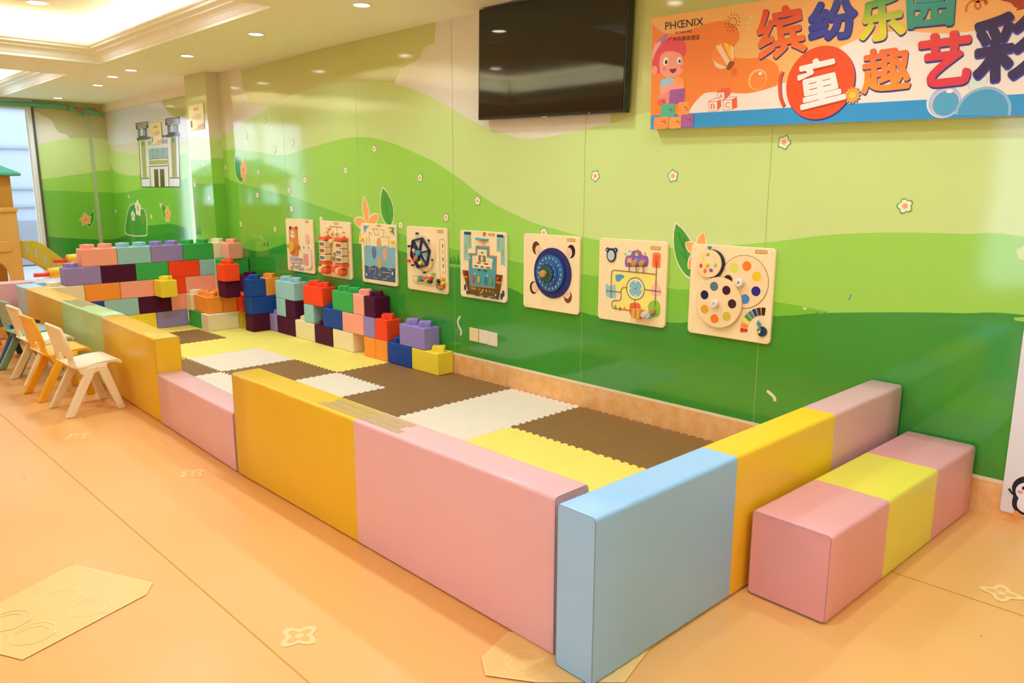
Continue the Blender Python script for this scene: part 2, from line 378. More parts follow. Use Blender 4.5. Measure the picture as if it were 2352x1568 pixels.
hill(dc, [(XP1, 1.70)] + [(-4.1107,1.7021),(-3.562,1.6576),(-3.1827,1.624),(-3.0008,1.6288),(-2.7113,1.6668),(-2.4814,1.6917),(-2.1571,1.7251),(-1.9178,1.7289),(-1.7212,1.7144),(-1.4516,1.6624),(-1.2036,1.592),(-0.9642,1.5163),(-0.6831,1.3943),(-0.4406,1.2709),(-0.2111,1.1903),(0.0058,1.1278),(0.2107,1.0925),(0.4215,1.0573),(0.568,1.0416),(0.7763,1.0228),(1.0386,1.028),(1.2966,1.0495),(1.6236,1.091),(1.8586,1.1313),(2.0744,1.1536),(2.2734,1.1633),(2.4574,1.166),(2.6695,1.1636)] + [(3.3, 1.02), (XR, 0.98)], lite_h)
hill(dc, [(XP1, 1.43)] + [(-4.0642,1.3774),(-3.6402,1.328),(-3.0881,1.2602),(-2.527,1.1742),(-2.0483,1.0961),(-1.7598,1.0502),(-1.3393,0.9871),(-0.8141,0.919),(-0.2023,0.8744),(-0.0617,0.8645),(0.4238,0.8364),(0.5649,0.8299),(1.0495,0.8086),(1.179,0.8115),(1.6608,0.7998),(1.8272,0.7904),(1.9207,0.7803)], mid_h)
hill(dc, [(XP1, 0.80)] + [(-4.0532,0.7368),(-3.7203,0.7219),(-3.4506,0.7671),(-3.1524,0.8244),(-2.6482,0.8666),(-2.0435,0.8874),(-1.923,0.8868),(-1.4275,0.8637),(-1.323,0.8535),(-0.8169,0.7887),(-0.6933,0.7856),(-0.2102,0.6924),(-0.1284,0.6772),(-0.0642,0.6606),(0.4194,0.6053),(0.5722,0.5969),(1.0504,0.6206),(1.1911,0.6408),(1.6569,0.7278),(1.7525,0.7436),(1.8882,0.7703),(2.1064,0.8),(2.3068,0.8234),(2.4916,0.8414),(2.704,0.8594)] + [(3.3, 0.82), (XR, 0.84)], dark_h)
dc.mark()
tuft(dc, [p[0] for p in [(1.8497,0.7762),(1.879,0.7796),(1.9101,0.7832),(1.9367,0.7863),(1.9771,0.791),(2.005,0.7942),(2.0306,0.7972),(2.0559,0.8001)]], 0.735, 0.055, dark_h)
tuft(dc, [p[0] for p in [(-0.8071,0.7956),(-0.7687,0.7984),(-0.7306,0.8012),(-0.6931,0.7979)]], 0.83, 0.06, dark_h)
tuft(dc, [p[0] for p in [(-3.6006,0.7501),(-3.53,0.7542),(-3.2179,0.8209),(-3.1524,0.8244)]], 0.80, 0.05, dark_h)
dc.mark()
for xj in [p[0] for p in [(-3.1112,1.6222),(-1.939,1.7798),(-0.7689,1.7253),(0.4219,1.4226),(1.5868,1.4125)]]:
    dc.line([(xj, ZB), (xj, CEIL)], 0.0025, joint, up=False)
dc.up()
for i, (u, v) in enumerate([(-4.3228,1.5331),(-3.6294,1.4763),(-3.6755,1.2622),(-2.774,1.4021),(-3.0667,1.3107),(-3.0373,1.1464),(-4.0705,0.9729),(-3.3689,0.9513),(-2.5365,1.0666),(-2.124,1.4761),(-1.7084,1.6323),(-1.143,1.4115),(-1.391,1.0603),(-0.8526,1.1335),(-2.9594,1.7269),(-3.2901,1.6771),(-3.8323,1.8196),(-3.4472,1.9512),(-0.5191,1.2554),(0.5033,1.4121),(1.0361,1.4082),(1.6504,1.5587),(2.2188,1.2738),(0.0991,1.0677)]):
    flower_small(dc, u, v, 0.028 if i < 18 else 0.029, 0.3 + i * 0.7)
lp = [(-1.5261,1.0453),(-1.6087,1.3352),(-1.8328,1.0441),(-1.8733,1.2798),(-2.0367,1.0789),(-1.666,1.1345),(-1.9606,0.8883)]
big_leaf(dc, lp[0], lp[1], 0.16); petals(dc, lp[2], [lp[3], lp[4], lp[5], lp[6]], 0.075)
lp = [(1.189,0.873),(1.068,1.1573),(1.2181,1.0178),(1.2407,1.1253),(1.1303,1.0609),(1.1568,0.9215)]
big_leaf(dc, lp[0], lp[1], 0.12); petals(dc, lp[2], lp[3:], 0.05)
lp = [(-3.9879,1.3815),(-4.0816,1.6428),(-3.9329,1.5023),(-3.8978,1.6176),(-4.0027,1.5367),(-3.8398,1.5094),(-3.9905,1.4277),(-3.9126,1.3856)]
big_leaf(dc, lp[0], lp[1], 0.16); petals(dc, lp[2], lp[3:], 0.06)
dc.reset()
for sp in ([(-0.7086,0.4423),(-0.7378,0.4072),(-0.7289,0.3703),(-0.7008,0.3359),(-0.7109,0.3028)], [(1.6496,0.3473),(1.674,0.3339),(1.6914,0.3193),(1.6949,0.302)]):
    dc.line(smooth(sp), 0.016, scuffm, up=False)
dc.line([(2.024,0.8728),(2.0164,0.8459)], 0.006, mural('blue_mark', '#5b8aa8'), up=False); dc.line([(1.8041,0.7836),(1.8214,0.7834)], 0.009, scuffm)
struct(mb.build('wall_back', merge=False), 'long glossy wall with a printed mural of green hills, leaves and small daisies')

# pilaster
mb = MB(); mb.box((XP0, -0.13, 0), (XP1, 0.24, CEIL), sky)
dc = Deco(mb, lambda u, v, d: (u, -0.13 - d, v)); dq = Deco(mb, lambda u, v, d: (XP1 + d, u, v))
dc.poly([(XP0, 2.02), (XP1, 2.06), (XP1, CEIL), (XP0, CEIL)], olive)
for zl, zr, m_ in ((1.90, 1.78, pale_h), (1.62, 1.60, lite_h), (1.37, 1.37, mid_h)):
    dc.poly([(XP0, ZB), (XP1, ZB), (XP1, zr), (XP0, zl)], m_)
dc.mark()
tuft(dc, [XP0 + 0.03, XP0 + 0.07, XP0 + 0.11], 0.86, 0.12, dark_h)
for zl, m_ in ((1.81, pale_h), (1.62, lite_h), (1.37, mid_h)):
    dq.poly([(-0.13, ZB), (0, ZB), (0, zl), (-0.13, zl)], m_)
dc.reset()
for u, v in [(-4.5569,1.5603),(-4.4798,1.2291),(-4.8099,1.3598)]: flower_small(dc, u, v, 0.028)
struct(mb.build('wall_pilaster', merge=False), 'square wall pilaster covered with the same green mural')

# recessed part of the back wall, left of the pilaster
mb = MB(); dc = Deco(mb, lambda u, v, d: (u, 0.24 - d, v)); lav = mural('window_glare', '#e6e6ea')
mb.poly([(XL, 0.24, 0), (XP0, 0.24, 0), (XP0, 0.24, CEIL), (XL, 0.24, CEIL)], sky)
dc.poly([(XL, 1.9), (XP0, 1.9), (XP0, 2.36), (XL, 2.36)], lav)  # glare of the window, painted as a pale band on the upper mural
dc.poly(closed([(-6.4681,2.3279),(-6.2317,2.1819),(-6.0324,2.1403),(-5.7784,2.1543),(-5.7389,2.3528),(-6.2867,2.3549)]), olive)
hill(dc, [(XL, 1.93)] + [(-8.3789,1.8281),(-8.0563,1.7954),(-7.4118,1.7552),(-6.7617,1.7801),(-6.2028,1.8242),(-5.796,1.8787)], pale_h)
hill(dc, [(XL, 1.66)] + [(-8.3389,1.5376),(-7.7242,1.4794),(-7.2748,1.4982),(-6.6602,1.6036),(-6.0725,1.6993),(-5.8259,1.7277)], lite_h)
hill(dc, [(XL, 1.38)] + [(-8.6037,1.2492),(-7.9832,1.2597),(-7.4486,1.303),(-6.7108,1.3811),(-5.8846,1.4304)], mid_h)
hill(dc, [(XL, 0.74)] + [(-8.6691,0.5856),(-8.292,0.6409),(-7.495,0.8055),(-6.9179,0.8553),(-6.4852,0.8817),(-5.9998,0.8471)], dark_h)
dc.mark()
bush = [(-8.1211,0.6912),(-8.0699,0.8793),(-7.989,0.9887),(-7.8652,1.0738),(-7.659,1.1067),(-7.5123,1.0521),(-7.3753,1.0323),(-7.3223,0.9316),(-7.349,0.7596),(-7.4426,0.698)]
dc.poly(grow(closed(bush), 1.06), rim); dc.poly(closed(bush), leafg)
for (u, v), R in zip([(-7.5927,1.0504),(-7.8008,0.9407)], (0.115, 0.075)):
    d_ = dc.d; dc.poly(daisy(u, v, R, 0.2), whitep); dc.poly(daisy(u, v, R*0.42, 0.2), orangep); dc.d = d_
for u, v in [(-7.8978,1.202),(-8.4793,0.9887),(-7.1331,0.9541),(-6.7879,1.1056)]: flower_small(dc, u, v, 0.030)
lp = [(-6.6007,0.9262),(-6.7409,1.1228),(-6.5828,1.0076),(-6.5475,1.1048),(-6.6759,1.0322),(-6.4689,1.0212),(-6.6492,0.8976),(-6.5363,0.9014)]
big_leaf(dc, lp[0], lp[1], 0.13); petals(dc, lp[2], lp[3:], 0.06)
dc.reset()
# the printed facade of a small building
blk = mural('facade_line', '#3a3f42'); wht = mural('facade_white', '#e9e9e4'); gls = mural('facade_glass', '#8fb0ba'); brn = mural('facade_door', '#5c2f22'); gld = mural('facade_gold', '#a9a566')
fa = lambda pts: [(-7.3246,1.9377),(-6.0598,1.9374),(-6.1364,1.3333),(-7.3817,1.3302)]
q4 = fa(0)
def fq(a, b, c, d_):                                        # box in the facade's own 0..1 coordinates
    def P_(s_, t): return tuple((q4[0][j]*(1-s_)+q4[1][j]*s_)*(1-t)+(q4[3][j]*(1-s_)+q4[2][j]*s_)*t for j in (0, 1))
    return [P_(a, b), P_(c, b), P_(c, d_), P_(a, d_)]
dc.poly(fq(-0.02, 0.0, 1.02, 1.01), blk); dc.poly(fq(0.0, 0.02, 1.0, 0.99), wht)
for a in (-0.02, 0.76):
    dc.poly(fq(a-0.04, -0.03, a+0.28, 0.03), blk); dc.poly(fq(a, -0.22, a+0.24, -0.03), blk); dc.poly(fq(a-0.05, -0.33, a+0.29, -0.20), blk)
    for k in range(4): dc.poly(fq(a-0.03+0.012*k, -0.31+0.03*k, a+0.27-0.012*k, -0.297+0.03*k), wht, up=False)
    dc.up(); dc.poly(fq(a+0.03, -0.18, a+0.21, -0.06), gls); dc.poly(fq(a+0.08, -0.20, a+0.14, -0.06), wht)
    dc.poly(fq(a+0.07, 0.04, a+0.18, 0.80), gld); dc.poly(fq(a+0.09, 0.06, a+0.16, 0.14), leafg); dc.poly(fq(a+0.01, 0.81, a+0.24, 0.83), blk)
dc.poly(fq(0.24, -0.02, 0.76, 0.02), blk)
for k in range(4):
    dc.poly(fq(0.25+0.125*k, 0.06, 0.365+0.125*k, 0.14), gls, up=False); dc.poly(fq(0.25+0.125*k, 0.22, 0.365+0.125*k, 0.42), gls, up=False)
dc.up(); dc.poly(fq(0.24, 0.42, 0.76, 0.43), blk); dc.poly(fq(0.25, 0.46, 0.75, 0.54), gld); dc.poly(fq(0.24, 0.57, 0.76, 0.585), blk)
dc.poly(fq(0.37, 0.64, 0.63, 0.99), brn); dc.poly(fq(0.485, 0.62, 0.525, 0.99), wht); dc.poly(fq(0.25, 0.60, 0.26, 0.99), blk); dc.poly(fq(0.74, 0.60, 0.75, 0.99), blk)
struct(mb.build('wall_recess', merge=False), 'recessed stretch of mural wall with a printed facade of a small building')

# end wall with the big window
WY0, WY1, WZ = -3.25, -0.72, 2.37
mb = MB(); dc = Deco(mb, lambda u, v, d: (XL + d, u, v))
mb.poly([(XL, -0.64, 0), (XL, 0.24, 0), (XL, 0.24, CEIL), (XL, -0.64, CEIL)], cloudv)
mb.poly([(XL, YF, 0), (XL, WY0, 0), (XL, WY0, CEIL), (XL, YF, CEIL)], cream); mb.poly([(XL, WY0, WZ), (XL, -0.64, WZ), (XL, -0.64, CEIL), (XL, WY0, CEIL)], cream)
dc.poly(closed([(-0.62, 1.78), (-0.40, 1.80), (-0.20, 1.86), (-0.08, 1.93), (-0.22, 1.95), (-0.27, 2.02), (-0.38, 2.06), (-0.44, 2.20), (-0.55, 2.26), (-0.635, 2.28), (-0.637, 1.9)]), sky)
def ehill(pts, mat):
    c = [(-0.64, pts[0][1])] + smooth(pts) + [(0.24, pts[-1][1])]; dc.poly(c + [(0.24, ZB), (-0.64, ZB)], mat)
ehill([(-0.6477,1.8773),(-0.5529,1.9033),(-0.3817,1.9497),(-0.209,1.9762),(-0.0003,1.9943),(0.1998,1.9821)], pale_h)
ehill([(-0.6334,1.4255),(-0.4692,1.4525),(-0.2577,1.4864),(-0.0464,1.5181),(0.0113,1.5396),(0.1707,1.5537)], lite_h)
ehill([(-0.6385,1.2768),(-0.4023,1.2761),(-0.0717,1.2572),(0.1879,1.25)], mid_h)
ehill([(-0.6285,0.6674),(-0.3591,0.6318),(0.0035,0.5971),(0.1731,0.5955)], dark_h)
dc.mark()
lp = [(-0.1187,0.7724),(-0.0407,0.9994),(-0.1416,0.8816),(-0.16,0.9779),(-0.2355,0.8842),(-0.1997,0.7993),(-0.0706,0.9218),(-0.0917,0.8198)]
big_leaf(dc, lp[0], lp[1], 0.07); petals(dc, lp[2], lp[3:], 0.045)
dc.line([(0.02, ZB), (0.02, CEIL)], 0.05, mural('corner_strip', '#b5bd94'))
struct(mb.build('wall_left', merge=False), 'far end wall with the green mural beside a tall window')
mb = MB(); mb.poly([(XR, YF, 0), (XR, 0, 0), (XR, 0, CEIL), (XR, YF, CEIL)], cream); struct(mb.build('wall_right'))
mb = MB(); W2 = (0.8, 4.8, 0.2, 2.3)
for x0, x1, z0, z1 in ((XL, W2[0], 0, CEIL), (W2[1], XR, 0, CEIL), (W2[0], W2[1], 0, W2[2]), (W2[0], W2[1], W2[3], CEIL)):
    mb.poly([(x0, YF, z0), (x1, YF, z0), (x1, YF, z1), (x0, YF, z1)], cream)
struct(mb.build('wall_front'))
# plaster cove above the recess
mb = MB(); mb.box((XL, 0.20, 2.352), (XP0, 0.24, CEIL), M('cove_paint', '#efdcb4', rough=0.6)); struct(mb.build('trim_5'), 'cream plaster strip above the recessed mural wall')
# window
win = bpy.data.objects.new('window_1', None); COL.objects.link(win); win.location = (XL, (WY0+WY1)/2, 0); struct(win, 'tall window at the far end of the room')
alu = M('white_frame', '#e4e3de', rough=0.4); gask = M('dark_gasket', '#5a564c', rough=0.5); wc = (WY0+WY1)/2
mb = MB()
mb.box((-0.05, WY1-wc, 0), (0.03, WY1-wc+0.045, WZ), alu); mb.box((-0.05, WY0-wc-0.05, 0), (0.03, WY0-wc, WZ), alu)
mb.box((-0.05, WY0-wc, WZ-0.05), (0.03, WY1-wc, WZ), alu); mb.box((-0.05, WY0-wc, 0), (0.03, WY1-wc, 0.06), alu); mb.box((-0.05, -2.55-wc, 0.06), (0.03, -2.48-wc, WZ-0.05), alu)
mb.build('frame', win)
mb = MB(); mb.box((-0.03, WY1-wc+0.045, 0), (0.018, WY1-wc+0.08, WZ), gask); mb.box((-0.03, WY1-wc-0.02, 0.06), (-0.01, WY1-wc, WZ-0.05), alu); mb.build('gasket', win)
gm = bpy.data.materials.new('window_glass'); gm.use_nodes = True; gn = gm.node_tree.nodes; gl_ = gm.node_tree.links
gn.remove(gn['Principled BSDF']); tr = gn.new('ShaderNodeBsdfTransparent'); tr.inputs[0].default_value = (0.93, 0.97, 1, 1); gs = gn.new('ShaderNodeBsdfGlossy'); gs.inputs['Roughness'].default_value = 0.01
fr = gn.new('ShaderNodeFresnel'); fr.inputs['IOR'].default_value = 1.5; mxs = gn.new('ShaderNodeMixShader'); gl_.new(fr.outputs[0], mxs.inputs[0]); gl_.new(tr.outputs[0], mxs.inputs[1]); gl_.new(gs.outputs[0], mxs.inputs[2]); gl_.new(mxs.outputs[0], gn['Material Output'].inputs[0])
mb = MB(); mb.poly([(-0.02, WY0-wc, 0.06), (-0.02, WY1-wc, 0.06), (-0.02, WY1-wc, WZ-0.05), (-0.02, WY0-wc, WZ-0.05)], gm); mb.build('glass', win)
win2 = bpy.data.objects.new('window_2', None); COL.objects.link(win2); win2.location = ((W2[0]+W2[1])/2, YF, W2[2]); struct(win2, 'unseen wide window in the wall behind the photographer, added for its cool light')  # unseen window, added for the cool light on sides facing it
mb = MB(); hw = (W2[1]-W2[0])/2; hh = W2[3]-W2[2]
for x in (-hw, -hw/3, hw/3, hw): mb.box((x-0.03, -0.05, 0), (x+0.03, 0.03, hh), alu)
mb.box((-hw, -0.05, 0), (hw, 0.03, 0.05), alu); mb.box((-hw, -0.05, hh-0.05), (hw, 0.03, hh), alu); mb.build('frame', win2)
mb = MB(); mb.poly([(-hw, -0.02, 0), (hw, -0.02, 0), (hw, -0.02, hh), (-hw, -0.02, hh)], gm); mb.build('glass', win2)
# outside
mb = MB(); ext = M('outside_render', '#aab2bd', rough=0.8, vscale=1.5, var=0.06); ext2 = M('outside_ledge', '#969ea9', rough=0.8); ext3 = M('outside_plinth', '#8d9196', rough=0.85, vscale=4, var=0.15)
mb.box((-12.2, -1.6, 0), (-12.0, 3, 5), ext); mb.box((-12.0, -1.6, 0), (-11.93, 3, 0.75), ext3)
for z in (0.98, 1.28, 1.95, 2.6): mb.box((-12.0, -1.6, z), (-11.95, 3, z+0.035), ext2)
struct(mb.build('wall_outside'), 'pale building wall outside the window')
mb = MB(); mb.poly([(-14, -9, -0.02), (XL-0.05, -9, -0.02), (XL-0.05, 3, -0.02), (-14, 3, -0.02)], M('outside_paving', '#a8a8a4', rough=0.9)); struct(mb.build('ground_outside'), 'grey paving outside the window')

# baseboard along the long wall
stone = stone_mat('baseboard_stone', '#e8a85c', '#f4c890'); cap = M('baseboard_cap', '#f0dcba', rough=0.4)
mb = MB(); mb.box((XP1, -0.003, 0), (XR, 0, 0.152), stone); mb.box((XP1, -0.004, 0.152), (XR, 0, 0.168), cap)
gr = M('grout', '#e4cfa6', rough=0.6)
for xj in [p[0] for p in [(-0.167,0.0493),(0.4649,0.0693),(1.076,0.1031)]] + [2.35, 3.0]: mb.box((xj-0.002, -0.0036, 0.0), (xj+0.002, -0.002, 0.152), gr)
struct(mb.build('baseboard_back', merge=False), 'tan stone baseboard with a pale top strip')

# ------------------------------------------------------------------ ceiling downlights
ring_m = M('light_ring', '#f2efe8', rough=0.4); glow = M('lamp_glow', (1.0, 0.93, 0.82), emit=14.0)
def downlight(x, y, z, label, r=0.052, watts=26):
    t = thing('ceiling_downlight', label, 'downlight', (x, y, z), 0, 'recessed ceiling downlights')
    m = MB(); n = 24
    vs = []
    for rr, zz in ((r*1.22, 0), (r*1.22, -0.006), (r*1.0, -0.008), (r*1.0, 0.0)): vs += [(rr*math.cos(2*PI*k/n), rr*math.sin(2*PI*k/n), zz) for k in range(n)]
    m.add(vs, [(a*n+k, a*n+(k+1) % n, (a+1)*n+(k+1) % n, (a+1)*n+k) for a in range(3) for k in range(n)], ring_m, True); m.build('trim_ring', t)
    m = MB(); m.poly([(r*math.cos(2*PI*k/n), r*math.sin(2*PI*k/n), -0.003) for k in range(n)], glow); m.build('lamp_disc', t)
    d = bpy.data.lights.new('downlight_beam', 'SPOT'); d.energy = watts; d.color = (0.77, 1.0, 1.22); d.spot_size = math.radians(150); d.spot_blend = 0.9; d.shadow_soft_size = 0.05
    o = bpy.data.objects.new('downlight_beam', d); COL.objects.link(o); o.parent = t; o.location = (0, 0, -0.03)
    return t
DL = [(-8.02, -0.47, 'ceiling downlight nearest the tall window, above the green garland'), (-6.26, -0.53, 'ceiling downlight second from the window end of the row'),
      (-5.39, -0.65, 'ceiling downlight in the row, just beyond the pilaster'), (-4.77, -0.68, 'ceiling downlight in front of the pilaster top'),
      (-3.53, -0.64, 'ceiling downlight just to the right of the pilaster'), (-2.19, -0.68, 'ceiling downlight nearest the television among those in view')]
for x, y, l_ in DL: downlight(x, y, CEIL, l_)
for x in (-0.84, 0.55, 1.9, 3.25, 4.6): downlight(x, -0.66, CEIL, 'ceiling downlight of the wall row, above the upper edge of the photo')
downlight(-4.0, -1.63, ZT, 'larger downlight set in the recessed upper ceiling', 0.072, 60)
for k, (x, y) in enumerate([(-2.0, -1.63), (-4.0, -3.6), (-2.0, -3.6), (0.4, -1.63), (2.3, -1.63), (0.4, -3.6), (2.3, -3.6), (-6.3, -1.63), (-7.6, -1.63), (-6.3, -3.6), (4.7, -1.63), (6.6, -1.63), (4.7, -3.6)]):  # unseen downlights, added to light the room from the coffers
    downlight(x, y, ZT, 'larger recessed downlight of the upper ceilings, unseen, added for light', 0.072, 40 if y < -3 else (45 if x > 4 else 66))

# ------------------------------------------------------------------ foam floor mats
TX, TY, TW, TH = -1.392, -0.612, 0.607, 0.598
def zig(n=11, amp=0.0085):                                   # dovetail edge from 0 to 1
    o = [(0.0, 0.0)]; w = 0.94 / n
    for k in range(n):
        a = 0.03 + k*w
        o += [(a+0.10*w, -amp), (a+0.44*w, -amp), (a+0.36*w, amp), (a+0.90*w, amp)]
    return o + [(1.0, 0.0)]
ZG = zig()
def tile_outline(i, j):
    def gp(a, b): return (TX + a*TW, TY + b*TH)
    e = []
    def edge(p, q, nx, ny, rev):
        pts = [(p[0]+(q[0]-p[0])*t+nx*h, p[1]+(q[1]-p[1])*t+ny*h) for t, h in ZG]
        return (pts[::-1] if rev else pts)[:-1]
    b0, b1, b2, b3 = gp(i, j), gp(i+1, j), gp(i+1, j+1), gp(i, j+1)
    e += edge(b0, b1, 0, 1, False); e += edge(b1, b2, 1, 0, False); e += edge(b3, b2, 0, 1, True); e += edge(b0, b3, 1, 0, True)
    return e
TM = {'Y': mat_tile('mat_yellow', '#f4df6a'), 'W': mat_tile('mat_white', '#efdcc6'), 'B': mat_tile('mat_brown', '#8a6234')}
TN = {'Y': 'yellow', 'W': 'cream white', 'B': 'brown'}
ROWS = {0: ('YYYYYBBWBB', 'row along the mural wall'), -1: ('YBYWBWBWYY', 'middle row'), -2: ('YYYBWWWW', 'row against the long front barrier')}
ORD = ['first', 'second', 'third', 'fourth', 'fifth', 'sixth', 'seventh', 'eighth', 'ninth', 'tenth']
for j, (s_, rn) in ROWS.items():
    for k, c in enumerate(s_):
        i = k - 5
        if j == -2 and i not in (-2, -1, 0): continue
        if (i, j) == (4, -1) and False: continue
        o = tile_outline(i, j); cx, cy = TX+(i+0.5)*TW, TY+(j+0.5)*TH
        o = [((x-cx)*0.9975, (y-cy)*0.9975) for x, y in o]
        m = MB(); m.prism(o, lambda u, v, d: (u, v, d), 0.0, 0.015, TM[c])
        t = m.build('foam_floor_tile', loc=(cx, cy, 0.0))
        if j == -2: l_ = {-2: 'brown foam puzzle tile at the foot of the low pink step, front row', -1: 'cream white foam puzzle tile behind the low pink step', 0: 'cream white foam tile sliver at the left end of the near yellow barrier'}[i]
        else: l_ = '%s foam puzzle tile, %s from the blue barrier in the %s' % (TN[c], ORD[4-i], rn)
        tag(t, l_, 'floor mat', 'foam puzzle floor tiles')

# ------------------------------------------------------------------ soft barriers
VY = vinyl('yellow', '#e4b41c'); VP = vinyl('pink', '#e4aeb0'); VB = vinyl('blue', '#98c4ea'); VG = vinyl('green', '#b4d08c'); VB2 = vinyl('grey_blue', '#aecdd8'); VY2 = vinyl('lemon', '#ecdc50'); VP2 = vinyl('salmon', '#e6a0a0'); VY3 = vinyl('warm_yellow', '#f6c828')
stitch = M('stitching', '#8a7d78', rough=0.6)
def soft_section(root, a, b, t, h, mat, free0, free1, z0=0.003, r=0.014, label=None):
    """foam section running along local x from a to b; rounded long edges, flat sewn ends"""
    m = MB(); pr = rrect(0, z0, t, h, r, 6); bul = []
    n = len(pr); xs_ = [a, a + 0.006] if free0 else [a]
    xs_ += [a+(b-a)*k/4 for k in range(1, 4)] + ([b - 0.006, b] if free1 else [b])
    vs = []; fs = []
    for x in xs_:
        f = 0.004 if (x in (a,) and free0) or (x in (b,) and free1) else 0
        for (y_, z) in pr: vs.append((x, t/2+(y_-t/2)*(1-2*f/t), (h/2+(z-h/2)*(1-2*f/h)) if f else z))
    for k in range(len(xs_)-1):
        for q in range(n): fs.append((k*n+q, k*n+(q+1) % n, (k+1)*n+(q+1) % n, (k+1)*n+q))
    m.add(vs, fs, mat, True)
    m.poly(vs[:n][::-1], mat); m.poly(vs[-n:], mat)
    for fl, x, sg in ((free0, a, -1), (free1, b, 1)):
        if fl:
            p2 = [(x+sg*0.0005, t/2+(y_-t/2)*0.965, h/2+(z-h/2)*0.992) for y_, z in pr]; m.tube(p2 + [p2[0]], 0.0009, stitch, 5)
    o = m.build('padded_section', root, merge=False)
    if label: lab(o, label)
    return o
def barrier(label, loc, rz, secs, t, cat='play barrier', name='soft_play_barrier'):
    root = thing(name, label, cat, loc, rz, None); x = 0
    for k, (L, h, mat, l_) in enumerate(secs):
        soft_section(root, x, x+L, t, h, mat, k == 0 or (k and abs(secs[k-1][1]-h) > 0.05), k == len(secs)-1 or abs(secs[k+1][1]-h) > 0.05, label=l_); x += L
    return root
R_ = math.radians
barrier('yellow and pink vinyl foam barrier in the foreground with tape across its top', (0.022, -2.036, 0), R_(-0.2), [(1.028, 0.5, VY, 'mustard yellow section'), (1.02, 0.5, VP, 'pink section')], 0.148)
barrier('yellow vinyl foam barrier stepping down to a low pink end, behind the cream chair', (-2.088, -1.953, 0), R_(-2.27), [(1.04, 0.5, VY, 'tall yellow section'), (1.05, 0.30, VP, 'low pink section')], 0.145)
barrier('yellow and pale green vinyl foam barrier behind the row of small chairs', (-4.088, -1.934, 0), R_(-0.3), [(1.036, 0.5, VY, 'yellow section'), (0.955, 0.5, VG, 'pale green section')], 0.148)
barrier('short grey blue foam block at the far corner of the front barriers', (-4.437, -1.932, 0), 0, [(0.343, 0.5, VB2, None)], 0.148)
barrier('pale blue foam barrier behind the far brick wall', (-4.445, -1.78, 0), R_(90), [(1.30, 0.5, VB2, None)], 0.148)
barrier('pink foam barrier farthest away, behind the pale blue one', (-4.60, -2.75, 0), R_(90), [(2.2, 0.5, VP, None)], 0.15)
barrier('blue, yellow and pink vinyl foam barrier at the right end of the play pen', (2.243, -2.070, 0), R_(88.7), [(0.695, 0.5, VB, 'pale blue section'), (0.70, 0.5, VY3, 'yellow section'), (0.66, 0.5, VP, 'pink section')], 0.142)
barrier('low pink, lemon and pink foam bench outside the right end of the pen', (2.556, -1.305, 0), R_(87.9), [(0.418, 0.3, VP2, 'near pink section'), (0.44, 0.3, VY2, 'lemon yellow section'), (0.42, 0.3, VP2, 'far pink section')], 0.278, 'bench', 'foam_bench')
# clear tape on the barrier tops
tape_m = M('clear_tape', '#dcbf8a', rough=0.18, alpha=0.42, var=0.25, vscale=30, bump=0.5, bscale=30, bdist=0.003)
def tape(label, x0, x1, ys, z):
    m = MB()
    for k in range(len(ys)-1):
        m.box((x0+0.012*((k*5) % 3), ys[k]+0.001, z), (x1-0.014*((k*7) % 4), ys[k+1]-0.001, z+0.0008), tape_m)
    return tag(m.build('adhesive_tape', merge=False), label, 'tape')
tape('strips of clear packing tape joining the yellow and pink tops of the foreground barrier', 0.76, 1.30, (-2.020, -1.985, -1.945, -1.91), 0.5004)
tape('patch of clear tape on the pale green top of the barrier behind the chairs', -3.06, -2.62, (-1.93, -1.89, -1.845, -1.81), 0.5004)

# ------------------------------------------------------------------ big toy bricks
FC = {'plum': foam('plum', '#4c1234'), 'cream': foam('cream', '#f4e2b8'), 'blue': foam('blue', '#24489c'), 'yellow': foam('yellow', '#f8dc40'), 'orange': foam('orange', '#fb9a3c'), 'red': foam('red', '#fa4a22'), 'pink': foam('pink', '#ffa690'), 'teal': foam('teal', '#9cc8cc'), 'green': foam('green', '#40ab52'), 'lavender': foam('lavender', '#9a86c4')}
STUD = {}
def stud_mesh(color):
    if color not in STUD:
        pts = [(0.060*(0.83+0.17*math.cos(4*a))*math.cos(a), 0.060*(0.83+0.17*math.cos(4*a))*math.sin(a)) for a in [2*PI*i/48 for i in range(48)]]
        m = MB(); m.prism(pts, lambda u, v, d: (u, v, d), 0.0, 0.037, FC[color]); o = m.build('stud', bevel=0.003, seg=1); STUD[color] = o.data; bpy.data.objects.remove(o)
    return STUD[color]
BODY = {}
def brick(color, x0, x1, y0, y1, z, h, studs, label, group):
    """studs: fractions along the long side that stick up bare"""
    g = 0.0012; sx, sy, sz = x1-x0-2*g, y1-y0-2*g, h-0.0006; key = (color, round(sx, 3), round(sy, 3), round(sz, 3))
    if key not in BODY:
        m = MB(); m.box((-sx/2, -sy/2, 0), (sx/2, sy/2, sz), FC[color]); o = m.build('toy_brick', bevel=0.007, seg=2); BODY[key] = o.data
        for p in o.data.polygons: p.use_smooth = False
    else:
        o = bpy.data.objects.new('toy_brick', BODY[key]); COL.objects.link(o)
    o.location = ((x0+x1)/2, (y0+y1)/2, z)
    tag(o, label, 'toy brick', group)
    for fr_ in studs:
        c = bpy.data.objects.new('stud', stud_mesh(color)); COL.objects.link(c); c.parent = o
        c.location = ((fr_-0.5)*sx, 0, sz-0.0005) if sx > sy else (0, (fr_-0.5)*sy, sz-0.0005)
    return o
GA, GB = 'bricks of the far toy brick wall', 'bricks along the mural wall'
H1 = 0.157; Z0 = 0.015
def za(r): return Z0 + r*H1
u_ = 0.1488
def ya(n): return -0.290 - n*u_
AX0, AX1 = -4.243, -4.094
